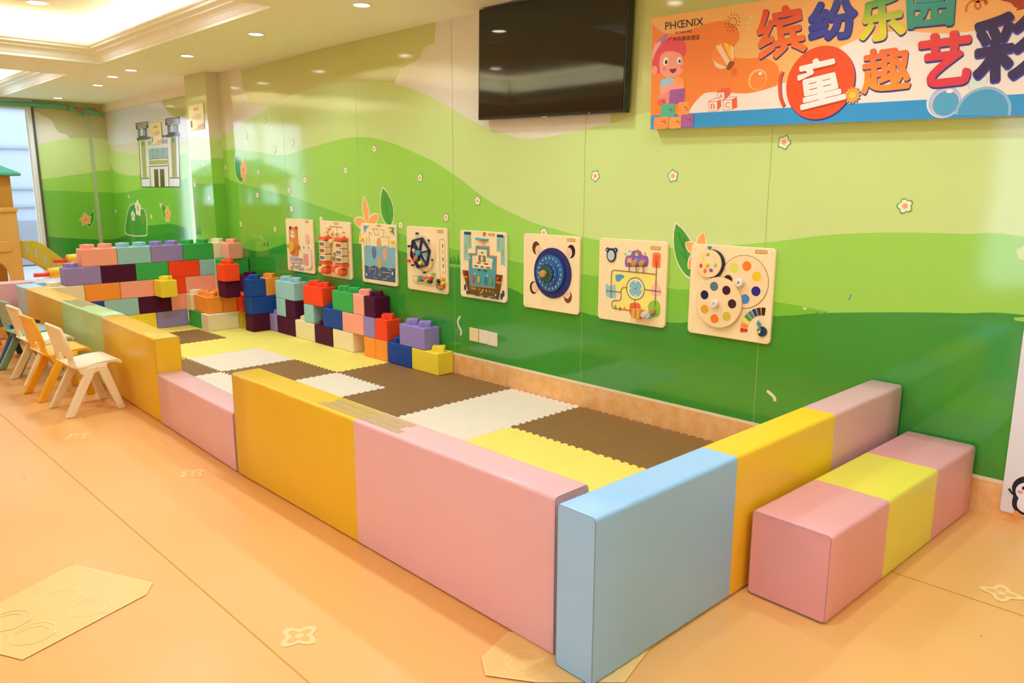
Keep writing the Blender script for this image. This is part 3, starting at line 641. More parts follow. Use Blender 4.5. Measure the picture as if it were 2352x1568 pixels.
def A(color, n0, n1, row, studs, label): return brick(color, AX0, AX1, ya(n0), ya(n1), za(row), H1, studs, label, GA)
A('yellow', 6, 4, 0, [], 'yellow brick in the bottom row of the far brick wall')
A('lavender', 4, 2, 0, [], 'grey lavender brick in the bottom row, right of the yellow one')
A('blue', 9, 7, 1, [], 'navy brick just showing over the pale green barrier top')
A('teal', 7, 5, 1, [], 'pale teal brick in the second row from the bottom of the far wall')
A('plum', 5, 3, 1, [], 'dark plum brick in the second row, under the yellow brick that juts out')
A('pink', 3, 1, 1, [], 'pink brick in the second row, beside the dark plum one')
A('cream', 10, 8, 2, [0.25], 'cream brick at the left of the third row with one bare stud')
A('orange', 8, 6, 2, [], 'orange brick in the third row of the far wall')
A('pink', 6, 4, 2, [], 'pink brick between the orange brick and the jutting yellow brick')
A('red', 3, 2, 2, [], 'red cube in the third row, right of the yellow brick that juts out')
A('pink', 2, 0, 2, [], 'salmon pink brick in the third row above the orange bricks')
A('lavender', 9, 7, 3, [0.25], 'purple brick at the left end of the fourth row, one stud bare')
A('plum', 7, 5, 3, [], 'dark plum brick in the fourth row, next to the green one')
A('green', 5, 3, 3, [], 'green brick in the fourth row, left of the red one')
A('red', 3, 1, 3, [], 'red brick in the fourth row, left of the small teal cube')
A('teal', 1, 0, 3, [], 'small grey teal cube in the fourth row')
A('pink', 8, 6, 4, [0.25, 0.75], 'salmon pink brick at the left end of the top row')
A('teal', 6, 4, 4, [0.25, 0.75], 'pale teal brick in the top row')
A('lavender', 4, 2, 4, [0.25, 0.75], 'purple brick in the top row')
A('green', 2, 0, 4, [0.25, 0.75], 'green brick in the top row')
A('cream', 0, -1, 4, [0.5], 'cream cube at the right end of the top row')
brick('yellow', -4.212, -3.912, -0.887, -0.738, za(2), H1, [0.75], 'yellow brick jutting out of the middle of the far brick wall', GA)
# stepped corner in front of it
brick('green', -4.092, -3.79, -0.588, -0.44, za(0), H1, [], 'green brick on the floor in the inner corner of the brick walls', GA)
brick('cream', -3.772, -3.612, -0.600, -0.300, za(0), H1, [], 'cream brick on the floor in front of the green one', GA)
brick('yellow', -3.79, -3.628, -0.297, -0.005, za(0), H1, [], 'yellow brick on the floor, half hidden beside the dark blue tower', GA)
brick('cream', -4.092, -3.965, -0.60, -0.30, za(1), H1, [0.25], 'cream brick with a pale stud, left of the orange bricks', GA)
brick('orange', -3.962, -3.655, -0.575, -0.425, za(1), H1, [0.25, 0.75], 'orange brick at the front of the corner step', GA)
brick('orange', -3.962, -3.655, -0.424, -0.285, za(1), H1, [0.25], 'orange brick behind the front orange one on the corner step', GA)
brick('red', -3.86, -3.56, -0.284, -0.135, za(1), H1, [], 'red orange brick half hidden between the orange bricks and the blue tower', GA)
brick('plum', -3.640, -3.485, -0.472, -0.322, za(2), H1, [], 'dark plum cube under the red cube of the free tower', GA)
brick('red', -3.605, -3.45, -0.488, -0.336, za(3), H1, [0.5], 'red cube on top of the dark plum cube', GA)
brick('red', -4.092, -3.943, -0.284, 0.0 - 0.005, za(2), H1, [], 'red brick just left of the free tower, under a green one', GA)
brick('green', -4.092, -3.943, -0.284, 0.0 - 0.005, za(3), H1, [], 'green brick under the pink cube, left of the red cube', GA)
brick('pink', -4.075, -3.925, -0.218, -0.068, za(4), H1, [0.5], 'pink cube at the top of the corner, above the red cube', GA)
brick('plum', -3.935, -3.64, -0.155, -0.006, za(2), H1, [0.5], 'plum brick mostly hidden behind the red cube and the blue tower', GA)
# along the mural wall
H2 = 0.1635; YB0, YB1 = -0.153, -0.005
def zb(r): return Z0 + r*H2
def B(color, x0, x1, row, studs, label): return brick(color, x0, x1, YB0, YB1, zb(row), H2, studs, label, GB)
brick('plum', -3.447, -3.292, -0.318, -0.010, zb(0), H2, [], 'dark plum brick at the base of the blue tower', GB)
brick('blue', -3.447, -3.292, -0.318, -0.010, zb(1), H2, [], 'long dark blue brick in the middle of the blue tower', GB)
brick('blue', -3.447, -3.292, -0.318, -0.166, zb(2), H2, [0.5], 'dark blue cube on top of the blue tower', GB)
brick('orange', -3.447, -3.292, -0.163, -0.010, zb(2), H2, [0.5], 'orange cube behind the top of the blue tower', GB)
B('lavender', -3.29, -3.146, 0, [0.5], 'lavender cube at the foot of the blue tower')
B('plum', -3.144, -2.812, 0, [], 'dark plum brick in the bottom row under the teal cube')
B('cream', -2.810, -2.482, 0, [0.25], 'cream brick in the bottom row with one bare stud')
B('plum', -2.480, -2.186, 0, [0.25], 'dark plum brick in the bottom row between two cream bricks')
B('cream', -2.184, -1.880, 0, [], 'cream brick in the bottom row beside a gap')
B('orange', -1.722, -1.565, 0, [], 'orange cube under the lavender cube')
B('orange', -1.563, -1.405, 0, [], 'orange cube under the red cube with a bare stud')
B('blue', -1.403, -1.098, 0, [0.25], 'blue brick in the bottom row next to the yellow brick')
B('yellow', -1.096, -0.785, 0, [0.75], 'yellow brick at the near end of the bottom row')
B('teal', -3.144, -2.974, 1, [], 'teal cube in the second row, right of the blue tower')
B('plum', -2.972, -2.802, 1, [], 'dark plum cube in the second row, beside the teal cube')
B('teal', -2.645, -2.483, 1, [], 'teal cube standing alone under the red brick')
B('blue', -2.334, -2.031, 1, [0.25], 'blue brick in the second row under the green one')
B('pink', -2.029, -1.721, 1, [], 'pink brick in the second row bridging the gap')
B('lavender', -1.719, -1.563, 1, [], 'lavender cube in the second row under the dark plum cube')
B('red', -1.561, -1.401, 1, [0.5], 'red cube with a bare stud in the second row')
B('lavender', -1.243, -0.937, 1, [0.25, 0.75], 'lavender brick on top of the blue and yellow bricks at the near end')
B('teal', -3.144, -2.800, 2, [0.25, 0.75], 'teal brick with two studs in the third row')
B('red', -2.645, -2.323, 2, [0.25, 0.75], 'red brick with two studs in the third row')
B('green', -2.170, -1.861, 2, [0.25, 0.75], 'green brick with two studs in the third row')
B('pink', -1.859, -1.705, 2, [0.5], 'pink cube in the third row between green and plum')
B('plum', -1.703, -1.553, 2, [0.5], 'dark plum cube at the near end of the third row')
# ------------------------------------------------------------------ children's chairs
def make_chair(mat, label):
    t = thing('child_chair', label, 'chair', (0, 0, 0), 0, 'small plastic chairs in front of the barrier')
    fl = M('foot_cap', '#c9b489', rough=0.6)
    for sx in (-1, 1):
        for fy, ty in (((-0.178, -0.126), (-0.026, 0.032)), ((0.122, 0.166), (0.024, 0.082))):
            m = MB(); xo, xi = sx*0.172, sx*0.140; xto, xti = sx*0.160, sx*0.128
            m.add([(xo, fy[0], 0), (xo, fy[1], 0), (xi, fy[1], 0), (xi, fy[0], 0), (xto, ty[0], 0.286), (xto, ty[1], 0.286), (xti, ty[1], 0.286), (xti, ty[0], 0.286)],
                  [(0,1,2,3), (4,7,6,5), (0,4,5,1), (1,5,6,2), (2,6,7,3), (3,7,4,0)], mat)
            m.build('leg', t, bevel=0.007, seg=2)
    m = MB(); top = smooth([(0.166, 0.282), (0.160, 0.297), (0.125, 0.304), (0.05, 0.301), (-0.03, 0.291), (-0.072, 0.290), (-0.098, 0.300), (-0.106, 0.308)], 4)
    L, Rr = strip(top, 0.017); o = L + Rr[::-1]
    m.prism(o, lambda u, v, d: (d, u, v), -0.150, 0.150, mat); s = m.build('seat', t, bevel=0.006, seg=2)
    m = MB()
    for sx in (-1, 1):
        m.prism([(-0.085, 0.296), (-0.06, 0.245), (-0.02, 0.235), (0.085, 0.268), (0.09, 0.296)], lambda u, v, d: (sx*d, u, v), 0.134, 0.156, mat)
    m.build('side_rail', t, bevel=0.004, seg=1)
    m = MB()
    pn = smooth([(-0.106, 0.366), (-0.119, 0.43), (-0.132, 0.49), (-0.142, 0.528)], 4); L, Rr = strip(pn, 0.014)
    m.prism(L + Rr[::-1], lambda u, v, d: (d, u, v), -0.138, 0.138, mat)
    m.tube([(-0.141, -0.143, 0.527), (-0.05, -0.146, 0.529), (0.05, -0.146, 0.529), (0.141, -0.143, 0.527)], 0.0115, mat, 10)
    for sx in (-1, 1):
        m.tube([(sx*0.140, -0.142, 0.525), (sx*0.146, -0.120, 0.44), (sx*0.146, -0.104, 0.37), (sx*0.128, -0.104, 0.335)], [0.010, 0.012, 0.013, 0.014], mat, 10)
        m.prism([(-0.078, 0.286), (-0.104, 0.290), (-0.117, 0.390), (-0.101, 0.390)], lambda u, v, d: (sx*d, u, v), 0.080, 0.146, mat)
    m.build('backrest', t, bevel=0.0035, seg=1)
    return t
CHM = {'cream': plastic('chair_cream', '#f3e2c0'), 'yellow': plastic('chair_yellow', '#f7b51e'), 'teal': plastic('chair_teal', '#86a99b'), 'navy': plastic('chair_navy', '#1d4a72')}
def place(mat, x, y, rz, label):
    c = make_chair(CHM[mat], label); c.location = (x, y, 0); c.rotation_euler = (0, 0, R_(rz)); return c
place('cream', -1.708, -2.190, 1.0, 'cream plastic child chair nearest the camera, pulled up to the yellow barrier')
place('yellow', -2.205, -2.215, 1.0, 'yellow plastic child chair between the two cream chairs')
place('cream', -2.715, -2.180, 2.0, 'cream plastic child chair behind the yellow one')
place('teal', -3.10, -2.170, 6.0, 'grey teal plastic child chair, fourth in the row')
place('navy', -3.62, -2.19, 14.0, 'dark blue plastic child chair cut by the left edge of the photo')
place('yellow', -4.15, -2.25, 8.0, 'yellow child chair farthest away, in front of the pink barrier')

# ------------------------------------------------------------------ activity boards on the wall
WOOD = wood_mat('birch_board', '#f4d49e', '#fbe2b2'); WOODE = wood_mat('birch_disc', '#efcc96', '#f6d8a6', 2.0); GRV = M('groove', '#8a5f2e', rough=0.7); SCR = M('screw_cap', '#f1e6d8', rough=0.3); PLT = M('label_plate', '#dcae5c', rough=0.5); PLL = M('label_line', '#a85a2a', rough=0.5)
T3 = lambda u, v, d: (u, -d, v)
BXC = [-2.892, -2.297, -1.669, -1.062, -0.452, 0.175, 0.797, 1.418]
class Bd:
    def __init__(s, i, label, screws=True, plate=None, hw=0.237):
        s.t = thing('activity_board', label, 'activity board', (BXC[i-1], 0, 0.823), 0, 'wooden busy boards on the wall')
        m = MB(); m.prism(rrect(-hw, -hw, hw, hw, 0.022), T3, 0.001, 0.020, WOOD); m.build('panel', s.t, bevel=0.003, seg=1)
        if screws:
            for u, v in ((-hw+0.02, hw-0.02), (hw-0.02, hw-0.02), (-hw+0.02, -hw+0.02), (hw-0.02, -hw+0.02)): s.disc('screw', u, v, 0.0055, 0.020, 0.0235, SCR, 14)
        if plate:
            a, b, c, d = plate; m = MB(); m.prism(rrect(a, d, c, b, 0.004), T3, 0.020, 0.0206, PLL); m.prism(rrect(a+0.002, d+0.002, c-0.002, b-0.002, 0.003), T3, 0.0206, 0.0212, PLT)
            m.prism(circ((a+c)/2, (b+d)/2, 0.0016, 8), T3, 0.0212, 0.0214, GRV); m.build('label_plate', s.t, merge=False)
    def disc(s, name, u, v, r, d0, d1, mat, n=32, ry=None, bevel=0.0):
        m = MB(); m.prism(circ(u, v, r, n, ry), T3, d0, d1, mat); return m.build(name, s.t, bevel=bevel, seg=1)
    def shape(s, name, pts, d0, d1, mat, bevel=0.0):
        m = MB(); m.prism(pts, T3, d0, d1, mat); return m.build(name, s.t, bevel=bevel, seg=1)
    def many(s, name, items):
        m = MB()
        for pts, d0, d1, mat in items: m.prism(pts, T3, d0, d1, mat)
        return m.build(name, s.t, merge=False)
    def lines(s, name, paths, w, d, mat):
        m = MB()
        for p in paths:
            L, Rr = strip(p, w); n = len(p); m.add([T3(u, v, d) for u, v in L + Rr], [(i, i+1, n+i+1, n+i) for i in range(n-1)], mat)
        return m.build(name, s.t, merge=False)
    def knob(s, name, u, v, r, d0, d1, mat):
        m = MB(); n = 16; vs = []
        pr = [(r*0.8, d0), (r, d0+(d1-d0)*0.3), (r, d0+(d1-d0)*0.7), (r*0.8, d1)]
        for rr, dd in pr: vs += [T3(u+rr*math.cos(2*PI*k/n), v+rr*math.sin(2*PI*k/n), dd) for k in range(n)]
        m.add(vs, [(a*n+k, a*n+(k+1) % n, (a+1)*n+(k+1) % n, (a+1)*n+k) for a in range(3) for k in range(n)], mat, True); m.poly(vs[-n:], mat)
        return m.build(name, s.t)
def cl(c): return ink('c_' + c.lstrip('#'), c)
def pl(c): return plastic('p_' + c.lstrip('#'), c)

# 1 bear and bottle
b = Bd(1, 'wooden activity board with an orange bear and a pink bottle, farthest from the camera', False, [(0.1143,0.2317),(0.1716,0.207)][0] + [(0.1143,0.2317),(0.1716,0.207)][1])
p = [(-0.1635,0.1649),(-0.0264,-0.0919),(-0.1381,0.1562),(-0.0339,0.1579),(-0.1027,0.0973),(-0.1195,-0.015),(-0.183,-0.0136),(-0.0088,-0.0136),(0.0372,0.1131)]
b.many('bear_figure', [(rrect(p[0][0], p[1][1], p[1][0], p[0][1], 0.025), 0.020, 0.030, pl('#d9822e')), (circ(p[2][0], p[2][1], 0.014, 16), 0.020, 0.030, pl('#b86a26')), (circ(p[3][0], p[3][1], 0.014, 16), 0.020, 0.030, pl('#b86a26')),
    (circ(p[4][0], p[4][1], 0.040, 24, 0.034), 0.030, 0.0308, cl('#f0d3ac')), (circ(p[4][0]-0.026, p[4][1]+0.006, 0.006, 12, 0.010), 0.0308, 0.0314, cl('#26221e')), (circ(p[4][0]+0.024, p[4][1]+0.006, 0.006, 12, 0.010), 0.0308, 0.0314, cl('#26221e')), (circ(p[4][0], p[4][1], 0.005, 10, 0.003), 0.0308, 0.0314, cl('#b86a26')),
    (circ(p[6][0], p[6][1], 0.017, 16), 0.020, 0.036, pl('#b86a26')), (circ(p[7][0], p[7][1], 0.017, 16), 0.020, 0.036, pl('#b86a26'))])
b.disc('turning_disc', p[5][0], p[5][1], 0.048, 0.030, 0.044, pl('#dfae3e'), bevel=0.002)
p = [(0.079,0.0628),(0.2112,-0.1927),(0.0805,-0.0634),(0.1678,-0.1674),(0.1495,0.0733),(0.0953,-0.0077),(0.1787,-0.0053)]
b.many('bottle_figure', [(rrect(p[0][0], p[1][1], p[1][0], p[0][1]-0.06, 0.035), 0.020, 0.034, pl('#f4d2bc')), (circ(p[4][0], p[4][1], 0.026, 20, 0.045), 0.020, 0.034, pl('#f2b9ae')), (rrect(p[2][0], p[3][1], p[3][0], p[2][1], 0.012), 0.034, 0.0348, cl('#d99a86')),
    (circ(p[5][0], p[5][1], 0.006, 12, 0.011), 0.034, 0.0348, cl('#26221e')), (circ(p[6][0], p[6][1], 0.006, 12, 0.011), 0.034, 0.0348, cl('#26221e'))])
p = [(-0.1836,-0.1094),(0.0442,-0.1451),(-0.0927,-0.1278),(0.0416,-0.1236)]
b.many('lavender_strip', [(rrect(p[0][0], p[1][1], p[1][0], p[0][1], 0.006), 0.020, 0.024, pl('#b9a3c4'))]); b.lines('slot', [[p[2], p[3]], [(-0.1749,-0.1654),(0.0572,-0.1562)], [(-0.1157,-0.1612),(-0.1204,-0.2058)], [(-0.0093,-0.1586),(-0.0138,-0.2026)]], 0.005, 0.0245, GRV)
for (u, v), c in zip([(-0.1599,-0.2088),(-0.1281,-0.1867),(-0.0707,-0.1947),(-0.0263,-0.1841),(-0.0042,-0.2019),(0.0386,-0.2011)], ('#c99a9a', '#d99a8a', '#8fa8a8', '#c9a08a', '#88a8b4', '#c99ab0')): b.knob('sliding_bead', u, v, 0.015, 0.021, 0.034, pl(c))
for u, v in [(0.0419,0.1133),(0.0457,0.011)]: b.disc('dot', u, v, 0.014, 0.020, 0.022, pl('#efe3cf'), 18)

# 2 turning cubes
b = Bd(2, 'wooden activity board with two columns of turning picture cubes and orange caps', True, tuple([(-0.0064,0.2291)][0]) + tuple([(0.0585,0.2091)][0]))
for q, (uL, uR) in enumerate((([(-0.1589,0.3347)][0][0], [(-0.0606,0.3369)][0][0]), ([(0.1014,0.3405)][0][0], [(0.1984,0.3426)][0][0]))):
    ys = [v for u, v in ([(-0.1406,0.0447),(-0.1453,-0.0106),(-0.1504,-0.0707)] if q == 0 else [(0.1283,0.0479),(0.1239,-0.0103),(0.1194,-0.071)])]
    for k, v in enumerate(ys):
        m = MB(); m.box((uL, -0.085, v-0.026), (uR, -0.028, v+0.026), WOODE); c = m.build('picture_cube', b.t, bevel=0.003, seg=1)
        m = MB(); m.poly([(uL+0.012, -0.0854, v-0.014), (uR-0.012, -0.0854, v-0.014), (uR-0.012, -0.0854, v+0.014), (uL+0.012, -0.0854, v+0.014)], cl(['#8a6a5a', '#b4503a', '#7a7a8a'][(k+q) % 3])); m.build('picture', c)
    vt = ys[0] + 0.048; vb = ys[2] - 0.046
    for v in (vt, vb):
        m = MB(); m.prism(rrect(uL-0.006, v-0.012, uR+0.006, v+0.012, 0.006), T3, 0.020, 0.088, pl('#ef5a22')); m.build('end_cap', b.t)
    m = MB(); m.tube([((uL+uR)/2, -0.056, vt), ((uL+uR)/2, -0.056, vb)], 0.006, WOODE); m.build('rod', b.t)
b.lines('slot', [[(-0.0981,0.1921),(0.1226,0.1894)], [(-0.0972,0.1515),(0.1601,0.1491)], [(0.0362,0.1883),(0.027,0.0716)], [(-0.057,0.0718),(0.0809,0.0721)]], 0.006, 0.0204, GRV)
for (u, v) in [(-0.0777,0.1816),(-0.1195,0.1415),(-0.0303,0.1408),(0.0493,0.1443),(0.1191,0.1429),(-0.0446,0.0679),(0.146,0.122),(-0.1085,0.1193)]: b.knob('wooden_bead', u, v, 0.019, 0.021, 0.052, WOODE)
for (u, v) in [(-0.022,-0.0714),(0.0248,-0.0638),(0.0062,-0.0333)]: b.knob('small_figure', u, v, 0.015, 0.021, 0.045, pl('#a88a6a'))
o = [(0.0154,-0.1302)][0]; b.disc('round_hole', o[0], o[1], 0.030, 0.0202, 0.0212, cl('#7fa23e')); b.many('hole_picture', [(leaf((o[0]-0.02, o[1]), (o[0]+0.024, o[1]+0.008), 0.02), 0.0212, 0.0220, cl('#f2d84a'))])
for (u, v), c in zip([(-0.208,-0.1816),(0.0046,-0.1607),(0.0621,-0.1744)], ('#f0bd94', '#e85a26', '#f0bd94')): b.knob('wooden_foot', u, v, 0.030, 0.021, 0.060, pl(c))
for (u, v) in [(-0.1076,-0.1785),(0.1443,-0.177)]: b.knob('orange_roller', u, v, 0.034, 0.021, 0.080, pl('#ee5a18'))
for (u, v) in [(0.2172,-0.0068)]: b.disc('printed_dot', u, v, 0.010, 0.0202, 0.0206, cl('#e59a80'), 16)

# 3 sea maze
b = Bd(3, 'wooden maze board with a blue sea picture and yellow pegs', False, tuple([(-0.0137,0.2314)][0]) + tuple([(0.0433,0.2149)][0]))
sea = cl('#5f8fb4'); deep = cl('#3c587e'); lt = cl('#7fb0bc')
b.many('sea_picture', [([(-0.1995,0.0535),(-0.1533,0.0646),(-0.1008,0.0632),(-0.0416,0.0623),(0.0317,0.0664),(0.1039,0.0745),(0.1598,0.0611),(0.2262,0.0649),(0.2202,-0.1087),(-0.2025,-0.1155)], 0.0200, 0.0204, lt), (closed([(-0.2014,-0.098),(-0.156,-0.1033),(-0.1261,-0.1098),(-0.0651,-0.0902),(-0.0141,-0.1035),(0.0665,-0.0932),(0.1305,-0.1031),(0.221,-0.0921),(0.2158,-0.2049),(-0.2006,-0.207)], 1), 0.0204, 0.0208, deep),
    ([(-0.1967,0.2184),(-0.114,0.2173),(-0.1527,0.1967),(-0.1854,0.1571)], 0.0200, 0.0204, sea), ([(0.1394,0.2165),(0.2162,0.2195),(0.2166,0.1544),(0.1867,0.1816)], 0.0200, 0.0204, sea), (circ(*[(-0.0593,0.0104)][0], 0.030, 24, 0.050), 0.0208, 0.0212, cl('#56719c')), (circ(*[(0.0861,0.0068)][0], 0.028, 24, 0.050), 0.0208, 0.0212, cl('#ee9a78')),
    (circ(*[(0.0099,-0.0657)][0], 0.032, 24, 0.046), 0.0208, 0.0212, cl('#d8a24a')), (circ(*[(0.011,0.0862)][0], 0.030, 24, 0.044), 0.0208, 0.0212, cl('#cfa05a')), (circ(*[(-0.1754,-0.1721)][0], 0.008, 14, 0.012), 0.0208, 0.0212, cl('#d5e2e6')), (circ(*[(0.1783,-0.137)][0], 0.009, 14, 0.013), 0.0208, 0.0212, cl('#d5e2e6'))])
for p_ in [[(-0.0708,0.1958),(0.0098,0.1969),(0.0076,0.1572),(-0.0365,0.151),(-0.0671,0.1959)], [(0.0387,0.196),(0.0853,0.1958),(0.0752,0.1395),(0.0355,0.1376)], [(-0.1247,0.164),(-0.0876,0.1614),(-0.0926,0.14)], [(-0.1569,0.1285),(-0.1589,0.0343)], [(-0.1172,0.1643),(-0.1226,0.0748)], [(0.1002,0.1407),(0.1498,0.143),(0.1426,0.0684)], [(0.1815,0.0747),(0.1945,0.0548)], [(-0.1329,-0.0973),(-0.1325,-0.1535)], [(-0.1269,-0.1228),(-0.0446,-0.1208),(-0.05,-0.1512),(-0.0689,-0.157),(-0.0672,-0.1913),(-0.0263,-0.19)], [(0.0076,-0.1083),(0.0073,-0.1807)], [(-0.0173,-0.1614),(0.034,-0.1593)], [(0.0353,-0.1358),(0.1502,-0.1351),(0.1418,-0.161),(0.0986,-0.1688),(0.0977,-0.1858),(0.0469,-0.1901)], [(0.1626,-0.0257),(0.1528,-0.0805),(0.1246,-0.0784),(0.1229,-0.1121),(0.1724,-0.1124)], [(-0.1567,0.0087),(-0.104,0.0098)], [(-0.1567,0.0087),(-0.1632,-0.0348)]]: b.lines('maze_track', [p_], 0.0065, 0.0216, M('maze_groove', '#c99a4e', rough=0.6))
for (u, v) in [(-0.2073,0.1111),(0.2041,0.1108),(0.1839,0.1958)]: b.knob('yellow_peg', u, v, 0.014, 0.020, 0.045, pl('#f0d428'))
for (u, v) in [(-0.1696,0.2279),(-0.0395,0.2276),(0.0691,0.2282),(0.1784,0.227),(0.2181,0.187),(-0.2139,0.0074),(0.2202,0.0091),(-0.2151,-0.1688),(0.2201,-0.1711),(-0.1742,-0.2134),(0.0019,-0.2119),(0.1803,-0.2122)]: b.disc('screw', u, v, 0.0045, 0.0204, 0.0235, SCR, 12)

# 4 wheel and beads
b = Bd(4, 'wooden activity board with a dark framed hexagonal wheel and coloured beads', True, tuple([(0.1297,0.2225)][0]) + tuple([(0.1973,0.1993)][0]))
c0 = [(-0.04,0.0474)][0]; navy = pl('#1f2a4a')
b.disc('wheel_disc', c0[0]+0.010, c0[1]+0.0, 0.137, 0.020, 0.032, WOODE, 48, bevel=0.002)
hexa = [(-0.1314,0.1324),(-0.0205,0.1558),(0.0633,0.0707),(0.0296,-0.0356),(-0.0751,-0.0627),(-0.1554,0.0229)]; hc = [(-0.056,0.0464)][0]
m = MB(); L, Rr = strip(hexa + hexa[:2], 0.013)
for i in range(6):
    a_, d_ = hexa[i], hexa[(i+1) % 6]
    for p_, q_ in ((a_, d_), (a_, hc)):
        l_, r_ = strip([p_, q_], 0.012); m.prism([l_[0], l_[1], r_[1], r_[0]], T3, 0.032, 0.050, navy)
m.build('hexagon_frame', b.t, merge=False)
b.many('wheel_window', [(grow([hexa[i], hexa[(i+1) % 6], hc], 0.86), 0.032, 0.0335, cl('#f0e2c4')) for i in range(6)])
b.knob('blue_knob', hc[0], hc[1], 0.022, 0.032, 0.064, pl('#4f9ab8'))
for (u, v), c in zip([(-0.1026,-0.0062),(-0.0389,-0.0255),(0.0372,0.0352),(-0.0978,0.089),(-0.1092,0.0647)], ('#e8553a', '#f0cf2e', '#57a79a', '#1f2a4a', '#f0b48a')): b.knob('bead', u, v, 0.016, 0.034, 0.058, pl(c))
for (u, v) in [(-0.0908,0.1866),(0.052,0.1438),(-0.1916,0.0881),(0.0884,0.0055),(-0.1511,-0.0509),(-0.0121,-0.0945)]: b.knob('rim_peg', u, v, 0.008, 0.021, 0.044, navy)
b.lines('rod', [[(-0.0961,0.177),(-0.0985,0.1469)], [(-0.196,0.0857),(-0.2028,-0.0152)], [(0.0451,0.1392),(0.0408,0.1074)], [(0.0849,0.0023),(0.0823,-0.0891)], [(-0.0577,-0.0657),(-0.0202,-0.0887)]], 0.0035, 0.036, M('brass_rod', '#b08a4a', rough=0.3, metal=0.6))
for (u, v), c in zip([(-0.2016,-0.0208),(0.0855,-0.0974)], ('#d2402a', '#8fbf3a')): b.shape('slider', rrect(u-0.017, v-0.008, u+0.017, v+0.008, 0.006), 0.022, 0.048, pl(c), 0.002)
tr = [(0.1543,0.1552),(0.2132,0.1581),(0.2194,-0.1285),(0.1582,-0.1295)]
b.lines('slot_outline', [closed([(0.1832,0.1558),(0.2108,0.1415),(0.2145,0.0216),(0.2156,-0.1246),(0.1616,-0.125),(0.1554,0.0176),(0.1538,0.1344)], 4) + [(0.1832,0.1558)], closed([(-0.1412,-0.1311),(-0.1637,-0.1572),(-0.1361,-0.1856),(0.0864,-0.1849),(0.1107,-0.1592),(0.0845,-0.1295)], 4) + [(-0.1412,-0.1311)]], 0.003, 0.0206, GRV)
b.many('scale_mark', [(rrect(u-0.004, v-0.012, u+0.004, v+0.012, 0.002), 0.0204, 0.0212, cl(c)) for (u, v), c in zip([(0.1893,0.1114),(0.1888,0.0657),(0.1915,0.0159),(0.1923,-0.0321),(0.1924,-0.0824)], ('#26221e', '#d8b23a', '#7a2f22', '#4a3f34', '#e8703a'))])
for (u, v), c in zip([(-0.0996,-0.1582),(-0.0622,-0.1354),(-0.008,-0.1373),(0.0191,-0.1544),(0.0641,-0.1333),(0.0567,-0.1554),(-0.0466,-0.1515),(0.1612,-0.1399),(0.1375,-0.1589),(0.2084,-0.1526),(0.1534,-0.1851),(0.1998,-0.1808),(0.1719,-0.1919),(0.1946,-0.1264)], ('#f0cf2e', '#4fa29a', '#e05a3a', '#8fbf3a', '#d2402a', '#26304a', '#3f7f7a', '#1f2636', '#7fae3a', '#f0d028', '#e05030', '#e8603a', '#5fa890', '#e0a83a')): b.knob('bead', u, v, 0.0155, 0.021, 0.050, pl(c))

# 5 ship
b = Bd(5, 'wooden activity board with a teal and brown sailing ship', True, tuple([(0.0598,0.2225)][0]) + tuple([(0.1223,0.2037)][0]), 0.232)
teal = cl('#4a9a9c'); tl = cl('#8cc0ae'); nv = cl('#2a3f5e'); br = cl('#6a4218'); org = cl('#d9793a')
for o_, t_, sl in (([(-0.1863,0.2225),(-0.1135,0.2236),(-0.1101,0.1126),(-0.1483,0.1084),(-0.1526,0.0197),(-0.1721,0.0305),(-0.1907,0.0211)], [(-0.1833,0.2214),(-0.1135,0.2228),(-0.1138,0.203),(-0.1836,0.2014)], [(-0.1294,0.1633),(-0.1696,0.1132)]), ([(0.1448,0.2174),(0.217,0.2169),(0.2209,0.0131),(0.2004,0.0231),(0.1819,0.014),(0.1821,0.1026),(0.1406,0.1058)], [(0.1448,0.2174),(0.217,0.218),(0.217,0.1998),(0.1448,0.1994)], [(0.1615,0.1551),(0.2004,0.1075)])):
    b.many('banner', [(o_, 0.020, 0.0215, tl), (t_, 0.0215, 0.022, nv)] + [(rrect(u-0.006, v-0.03, u+0.006, v+0.03, 0.002), 0.0215, 0.0222, cl('#b39a5a')) for u, v in sl])
b.many('flag', [([(0.0107,0.2269),(0.0177,0.2272),(0.0174,0.2),(0.0105,0.1997)], 0.020, 0.023, br), ([(0.0177,0.2272),(0.0408,0.227),(0.035,0.2175),(0.0418,0.2069),(0.0175,0.2066)], 0.020, 0.023, cl('#e8604a'))])
b.many('crow_nest', [([(-0.0602,0.1865),(0.0653,0.1829),(0.0566,0.1727),(-0.0485,0.1733)], 0.020, 0.036, pl('#4f9fa6')), ([(-0.0044,0.1657),(0.0363,0.1659),(0.0217,0.1456),(-0.0016,0.1502)], 0.020, 0.028, pl('#e8a878'))])
b.many('sail', [([(-0.0637,0.1331),(0.0707,0.1347),(0.0733,0.0764),(0.1444,0.0752),(0.1384,-0.0515),(0.1353,-0.138),(-0.1335,-0.1429),(-0.1396,0.0789),(-0.0673,0.0794)], 0.020, 0.024, org), ([(-0.0578,0.1275),(0.0649,0.1285),(0.0675,0.0702),(0.1388,0.0682),(0.1327,-0.052),(0.1296,-0.1365),(-0.1273,-0.1403),(-0.1306,0.0734),(-0.0584,0.074)], 0.024, 0.0255, teal), ([(-0.0432,0.1105),(0.0504,0.1101),(0.053,0.0595),(0.1047,0.0551),(0.1015,-0.0153),(-0.0955,-0.0224),(-0.0945,0.0617),(-0.0436,0.067)], 0.0255, 0.0275, WOODE)])
